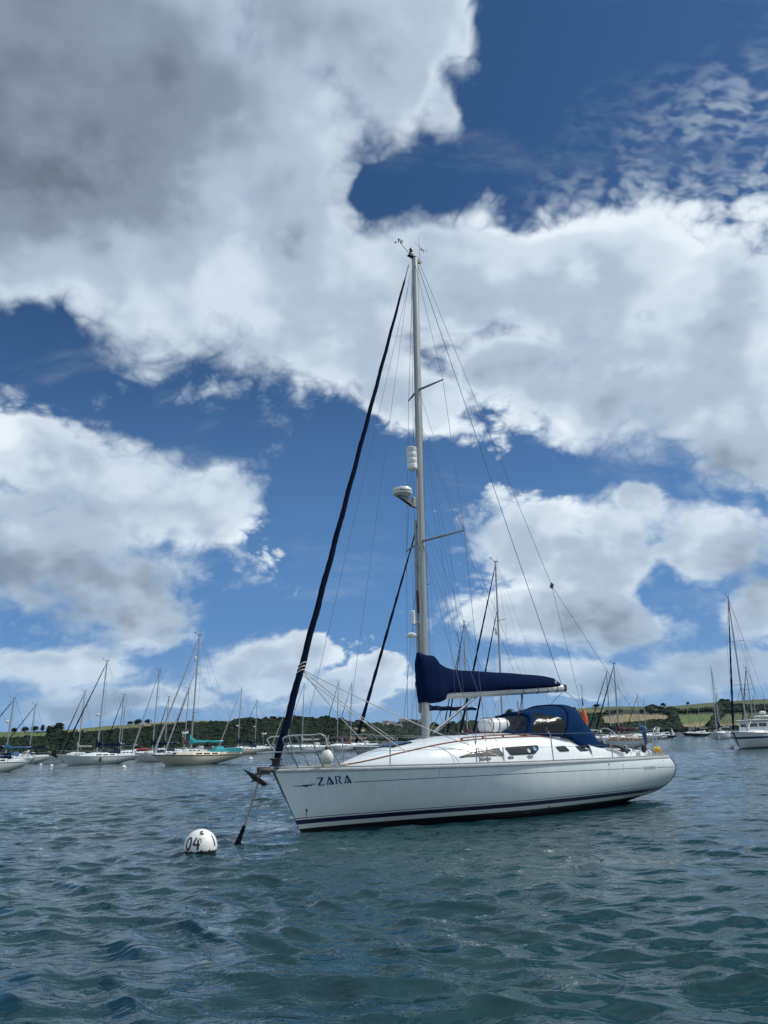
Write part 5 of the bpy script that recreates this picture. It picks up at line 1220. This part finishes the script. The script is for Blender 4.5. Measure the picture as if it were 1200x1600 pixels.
    for ex in extra:
        k = ex[0]
        if k == 'radar': MB().lathe([(.12, -.10), (.24, -.05), (.24, .04), (.16, .10)], (mx(ex[1])-.38, 0, ex[1]), 14).build('radar_dome', M_white, rt); MB().box((mx(ex[1])-.2, 0, ex[1]-.12), (.36, .08, .05)).build('radar_bracket', M_alug, rt)
        if k == 'cyl': MB().lathe([(.08, 0), (.10, .03), (.10, .5), (.08, .53)], (mx(ex[1])-.22, 0, ex[1]), 10).build('radar_reflector', M_white, rt)
        if k == 'windgen':
            z = zd(L)+ex[1]; MB().tube([(L*.96, B*.2, zd(L)), (L*.96, B*.2, z)], .03, 6).build('generator_pole', M_alu, rt)
            gn = MB(); gn.tube([(L*.96-.2, B*.2, z+.08), (L*.96+.2, B*.2, z+.08), (L*.96+.5, B*.2, z+.12)], [.09, .09, .02], 8); gn.box((L*.96+.5, B*.2, z+.2), (.25, .02, .35))
            for q in range(3):
                a = q*2.094+.5; gn.box((L*.96-.2, B*.2+.28*math.cos(a), z+.08+.28*math.sin(a)), (.03, .56, .10), rx=a)
            gn.build('wind_generator', M_white, rt)
        if k == 'flag': z = ex[1]; MB().grid([[Vector((mx(z)+.35+.03*math.sin(j), .5+.02*i, z+.1-.12*j-.10*i)) for j in range(4)] for i in range(5)]).build('flag', M_maroon, rt)
        if k == 'fender': f_ = MB(); x = L*ex[1]; y = -abs(H.P(ex[1], 0, 1).y)-.12; f_.lathe([(.02, -.30), (.12, -.22), (.13, .1), (.05, .25), (.02, .3)], (x, y, fb*.62), 12); f_.build('fender', ex[2], rt)
        if k == 'wheelhouse':
            w = MB(); x = L*.52; z = zd(x)+.1; wd = B*.34
            w.add([(x-1.1, -wd, z), (x+1.5, -wd, z), (x+1.5, wd, z), (x-1.1, wd, z), (x-.75, -wd*.9, z+1.05), (x+1.5, -wd*.9, z+1.15), (x+1.5, wd*.9, z+1.15), (x-.75, wd*.9, z+1.05)], [(0, 1, 5, 4), (1, 2, 6, 5), (2, 3, 7, 6), (3, 0, 4, 7)])
            w.rbox((x+.6, 0, z+1.16), (3.2, wd*2.15, .09), .03); wo = w.build('wheelhouse', M_gel, rt, smooth=30)
            for q in (-.6, 0, .6): MB().box((x-.93, wd*q, z+.68), (.03, wd*.48, .40), ry=-.32).build('window', M_dark, wo)
            for s in (-1, 1):
                for q in (0, 1.0): MB().box((x-.05+q, s*(wd*.955), z+.66), (.75, .03, .42)).build('window', M_dark, wo)
            MB().rbox((x+2.4, 0, z+.85), (1.4, wd*1.7, .7), .25).build('cockpit_shelter', M_white, rt)
            MB().lathe([(.1, 0), (.3, .05), (.3, .18), (.12, .26)], (x+2.4, 0, z+1.75), 14).build('radar_dome', M_white, rt); MB().tube([(x+2.4, 0, z+1.1), (x+2.4, 0, z+1.78)], .05, 6).build('radar_post', M_steel, rt)
            MB().box((x+2.35, 0, z+1.55), (1.5, 1.2, .05), ry=-.06).build('solar_panel', M_white, rt)
        if k == 'solar': MB().box((L*1.0, .1, zd(L)+1.25), (.08, .75, .95), ry=.45).build('solar_panel', M_white, rt); MB().tube([(L*.99, .1, zd(L)), (L, .1, zd(L)+1.2)], .025, 5).build('panel_post', M_steel, rt)
        if k == 'arch': MB().tube(smooth_path([(L*.93, -B*.36, zd(L)), (L*.95, -B*.36, zd(L)+.8), (L*.99, -B*.2, zd(L)+.95), (L*.99, B*.2, zd(L)+.95), (L*.95, B*.36, zd(L)+.8), (L*.93, B*.36, zd(L))], 5), .035, 6).build('stern_hoop', M_white, rt)
        if k == 'deckcloth': MB().rbox((L*ex[1], 0, zd(L*ex[1])+.50), (L*ex[2], B*.5, .42), .18).build('deck_cloth', ex[3], rt)
    return rt
T = R(0)
yacht('white yacht cut off by the left frame edge, a white hoop on its stern', -39.4, 71.9, .61, 6.4, .30, 7.6, cover=M_navy, genoa=M_uv, hood=M_navy, extra=[('arch',)], stripe=None, fb=.95)
yacht('white yacht second from the left frame edge, mid blue cover on its boom', -50.8, 95.3, .61, 7.9, .57, 8.2, cover=M_blue, boot=None, extra=[('radar', 5.4)], hood=M_blue)
yacht('white yacht third from the left with a bare looking mast and dark boom cover', -58.5, 118.3, .61, 7.8, .59, 8.7, cover=M_navy, hood=M_navy)
yacht('small yacht with a thin dark stay left of the big white sloop on the left', -52.1, 124.6, .61, 6.0, .53, 10.8, cover=M_greycan, extra=[('cyl', 4.5)])
yacht('large white sloop on the left with navy covers and a dark fender at its side', -38.9, 94.3, .61, 9.0, .46, 12.3, cover=M_navy, hood=M_navy, genoa=M_uv, inner=None, extra=[('fender', .47, M_black), ('radar', 5.8)], sp=2, fb=1.0)
yacht('half hidden yacht whose mast rises just right of the large navy covered sloop', -45.8, 127.0, .61, 6.9, .36, 10.2, cover=M_navy)
yacht('distant yacht with the shorter of the two close together masts on the left', -55.1, 155.5, .61, 9.0, .28, 9.6, cover=M_greycan, genoa=None)
yacht('white yacht with red cloths and a wind generator, left of the turquoise covered yacht', -35.2, 108.4, .61, 7.8, .37, 12.2, cover=M_navy, hood=M_navy, genoa=M_greycan, extra=[('windgen', 2.6), ('deckcloth', .2, .22, M_red)], fb=1.0)
yacht('far white yacht directly behind the white one with red cloths', -40.6, 136.1, .61, 7.0, .30, 10.2, cover=M_navy, genoa=M_uv)
yacht('yacht half hidden behind the turquoise covered one, dark rolled headsail', -33.8, 120.3, .61, 7.6, .37, 10.3, cover=M_maroon, hood=M_greycan, genoa=M_uv)
yacht('cream classic yacht with turquoise boom cover, turquoise spray hood and two white rolled headsails', -22.9, 76.7, .61, 9.4, .41, 12.7, hull='cream', cover=M_teal, hood=M_teal, genoa=M_greycan, inner=M_greycan, ov=1.5, stern_ov=.16, fb=.95, rail=M_maroon, cd=pm('cream_deckhouse', (.62, .58, .45), .5), dodger=M_teal, extra=[('cyl', 10.0)], roof_h=.36)
yacht('cream yacht with a wind generator right of the turquoise covered yacht', -31.8, 146.6, .61, 9.9, .41, 12.1, hull='cream', cover=M_navy, hood=M_navy, genoa=M_greycan, extra=[('windgen', 2.6), ('radar', 5.2)])
yacht('pale yacht behind the cream one with the wind generator', -33.4, 171.8, .61, 9.4, .48, 11.2, hull='offwhite', cover=M_navy, genoa=M_uv, extra=[('radar', 5.5)])
yacht('white yacht seen through the bow rail of the nearest yacht, left of the ball fender', -19.7, 143.7, .61, 10.0, .42, 12.3, cover=M_greycan, genoa=M_greycan, hood=M_greycan)
yacht('distant yacht with its mast just left of the nearest yacht\'s dark genoa foot', -25.2, 168.1, .61, 10.1, .40, 11.2, cover=M_navy, genoa=M_greycan)
yacht('white yacht with maroon boom cover behind the foredeck of the nearest yacht', -13.3, 149.4, .61, 8.5, .44, 12.9, cover=M_maroon, genoa=M_uv, hood=M_maroon)
yacht('distant yacht with a straw coloured boom cover behind the foredeck of the nearest yacht', -12.0, 164.6, .61, 11.1, .39, 13.7, cover=pm('straw_canvas', (.34, .24, .10), .8, var=.2), genoa=M_uv, hood=M_greycan)
yacht('grey hulled sloop close behind the nearest yacht, dark rolled headsail slanting left', -2.0, 42.0, .61, 11.3, .41, 15.1, hull='grey', cover=M_navy, genoa=M_uv, hood=M_navy, fb=1.30, extra=[('radar', 8.2), ('cyl', 9.0)], gw=.75, sp=2, boomz=3.3, ov=1.1)
yacht('tall masted sloop moored behind the boom and spray hood of the nearest yacht', 4.7, 57.8, .61, 11.1, .41, 15.3, cover=M_navy, genoa=M_uv, inner=M_uv, hood=M_navy, extra=[('radar', 5.6), ('cyl', 9.4)], gw=.8, sp=2, fb=1.15)
yacht('yacht hidden behind the mast foot, with the taller thin mast above the navy boom cover', 6.0, 89.8, .61, 7.7, .43, 15.1, cover=M_maroon, genoa=M_uv)
yacht('yacht hidden behind the mast foot, with the shorter thin mast above the navy boom cover', 6.7, 109.8, .61, 8.4, .46, 14.4, cover=M_greycan, genoa=M_uv)
yacht('small distant yacht behind the spray hood, only its short mast clear of it', 32.6, 146.4, .50, 8.6, .43, 10.4, cover=M_greycan, genoa=None)
yacht('white yacht with brown deckhouse and maroon covers right of the spray hood', 23.1, 92.1, .30, 7.4, .48, 9.7, cover=M_maroon, genoa=M_uv, rail=M_teak, cd=pm('brown_deckhouse', (.20, .12, .08), .5, var=.3), extra=[], fb=.95, inner=None)
yacht('yacht close behind the brown deckhouse one, its mast a little left and lower', 28.3, 116.6, .30, 8.6, .49, 10.6, cover=M_navy, genoa=M_uv, sp=1)
yacht('distant yacht with a dark rolled sail between the brown deckhouse yacht and the stern rail', 47.4, 163.2, .35, 8.7, .47, 9.3, cover=M_navy, genoa=M_uv, extra=[('solar',)])
yacht('faint distant yacht just left of the stern rail of the nearest yacht', 57.2, 191.6, .35, 10.2, .45, 9.1, cover=M_greycan, genoa=None)
yacht('black hulled yacht alone on open water in front of the right shore', 87.3, 234.2, .30, 6.9, .55, 9.6, hull='black', cover=M_greycan, genoa=None, hood=M_greycan, fb=.95, roof_h=.6)
yacht('far yacht directly behind the black hulled one, a thin second mast', 99.0, 272.6, .30, 6.0, .5, 10.6, hull='black', cover=M_greycan, genoa=None)
yacht('large white motor sailer with navy sheer band and wheelhouse at the right frame edge', 29.8, 69.9, .85, 13.0, .30, 13.9, stripe=(.015, .02, .09), boot=(.02, .03, .10), cover=None, genoa=M_uv, extra=[('wheelhouse',)], fb=1.35, roof_h=.35, sp=2, ov=1.3)
yacht('white yacht seen end on beside the bow of the motor sailer at the right', 61.5, 151.5, 1.0, 9.5, .35, 13.6, cover=M_navy, genoa=M_greycan, fb=1.1)
yacht('yacht behind the motor sailer at the right with a flag in its rigging', 44.0, 100.8, .70, 10.5, .34, 9.5, cover=M_navy, genoa=M_uv, extra=[('flag', 7.5)])
yacht('distant yacht left of the motor sailer, its thin mast low against the right shore', 66.4, 167.3, .60, 9.6, .42, 9.0, cover=M_greycan, genoa=None)
yacht('distant yacht half hidden behind the wheelhouse of the motor sailer', 68.8, 155.5, .60, 10.2, .40, 7.9, cover=M_navy, genoa=M_uv)
yacht('farthest right yacht, a low distant mast at the very frame edge', 78.6, 173.0, .60, 11.0, .45, 8.3, cover=M_greycan, genoa=None)

# small craft and buoys
tag(MB().lathe([(.05, -.2), (.22, -.1), (.28, .05), (.22, .22), (.06, .32), (.04, .34)], (0, 0, 0), 16).build('mooring_buoy', pm('buoy_white', (.66, .66, .62), .5), loc=(0, 0, 0)), 'small white mooring buoy nearest the large sloop with navy covers', 'buoy', 'small white mooring buoys')
proto = bpy.data.objects['mooring_buoy.001'] if 'mooring_buoy.001' in bpy.data.objects else bpy.data.objects['mooring_buoy']
proto.location = (-24.6, 74.0, .02); proto.scale = (.8,)*3
for i, (x, y, s_, lb) in enumerate([(-38.6, 91.3, 1.1, 'small white mooring buoy on the open water left of the large sloop with navy covers'), (-44.5, 102.0, 1.0, 'small white mooring buoy beside the stern of the third yacht from the left'), (-22.2, 79.6, 1.0, 'small white mooring buoy by the bow of the turquoise covered yacht'),
     (-17.0, 97.0, 1.3, 'small white mooring buoy off the stern of the turquoise covered yacht'), (31.1, 74.0, 1.5, 'white mooring buoy under the bow of the motor sailer at the right'), (66.0, 168.0, 1.5, 'far white mooring buoy left of the motor sailer at the right'), (-38.0, 99.5, .9, 'small white mooring buoy under the bow of the large sloop with navy covers')]):
    o = proto.copy(); col.objects.link(o); o.location = (x, y, .02); o.scale = (s_*.68,)*3; o.rotation_euler = (.15*(i % 3-1), .1, i); o['label'] = lb
gb = MB().lathe([(.3, -.3), (.38, 0), (.38, .5), (.15, .7), (.10, 2.2), (.03, 2.5)], (0, 0, 0), 12).build('channel_buoy', pm('channel_green', (.01, .12, .07), .5)); gb.location = (76.9, 220.5, 0); tag(gb, 'green channel buoy on the open water left of the black hulled yacht', 'buoy')
# dinghy under sail
dg_ = empty('sailing_dinghy', (98.0, 282.0, 0), .3); dg_.scale = (.62,)*3; tag(dg_, 'tiny white sailed dinghy sailing near the green channel buoy', 'sailing dinghy')
DH = Hull(4.2, 1.6, .5, .42, .42, ov=.25); DH.mesh(16, 6).build('hull', pm('dinghy_white', (.6, .62, .64), .4), dg_); DH.deck(8, nu=2).build('deck', M_deck, dg_)
MB().tube([(1.4, 0, .3), (1.4, 0, 4.6)], .04, 6).build('mast', M_alu, dg_)
MB().grid([[Vector((1.45+u*(1-v*.92)*2.0, -.25*math.sin(u*3)*(1-v), .8+v*3.7)) for v in [j/6 for j in range(7)]] for u in [i/5 for i in range(6)]]).build('sail', pm('sailcloth', (.75, .76, .78), .7), dg_)
# motor boats
def motorboat(label, loc, rz, L, m, canopy):
    r_ = empty('motor_boat', loc, rz); tag(r_, label, 'motor boat')
    H = Hull(L, L*.36, .95, .75, .7, ov=.7); H.mesh(18, 7).build('hull', m, r_); H.deck(10, nu=3).build('deck', M_deck, r_)
    w = MB(); z = .75; x = L*.36; wd = L*.13; w.add([(x, -wd, z), (x+L*.3, -wd, z), (x+L*.3, wd, z), (x, wd, z), (x+.5, -wd*.85, z+.85), (x+L*.3, -wd*.85, z+.9), (x+L*.3, wd*.85, z+.9), (x+.5, wd*.85, z+.85)], [(0, 1, 5, 4), (1, 2, 6, 5), (2, 3, 7, 6), (3, 0, 4, 7), (4, 5, 6, 7)]); c = w.build('cabin', canopy, r_, smooth=30)
    for s in (-1, 1): MB().box((x+L*.17, s*(wd*.94), z+.52), (L*.2, .03, .34)).build('window', M_dark, c)
    MB().rbox((L*.97, 0, .75), (.35, .3, .6), .08).build('outboard', M_black, r_)
motorboat('white motor boat seen just beyond the stern rail of the nearest yacht', (59.0, 188.0, 0), .5, 7.0, HCM := hull_mat('motorboat_white', HC['white'], [(-2, .05, (.02, .02, .02))]), M_gel)
motorboat('dark low motor boat left of the green channel buoy', (70.0, 214.0, 0), .2, 6.5, hull_mat('motorboat_dark', HC['black'], [(-2, .05, (.02, .02, .02))]), M_gel)
motorboat('small white motor cruiser between the large sloop with navy covers and the red clothed yacht', (-31.5, 100.5, 0), .6, 4.6, HCM, M_gel)
td = empty('tender', (-23.6, 84.5, 0), .6); tag(td, 'small white tender lying just left of the bow of the turquoise covered yacht', 'tender')
DH.mesh(14, 6).build('hull', HCM, td); DH.deck(8, nu=2, dz=-.1).build('floor', M_greycan, td)
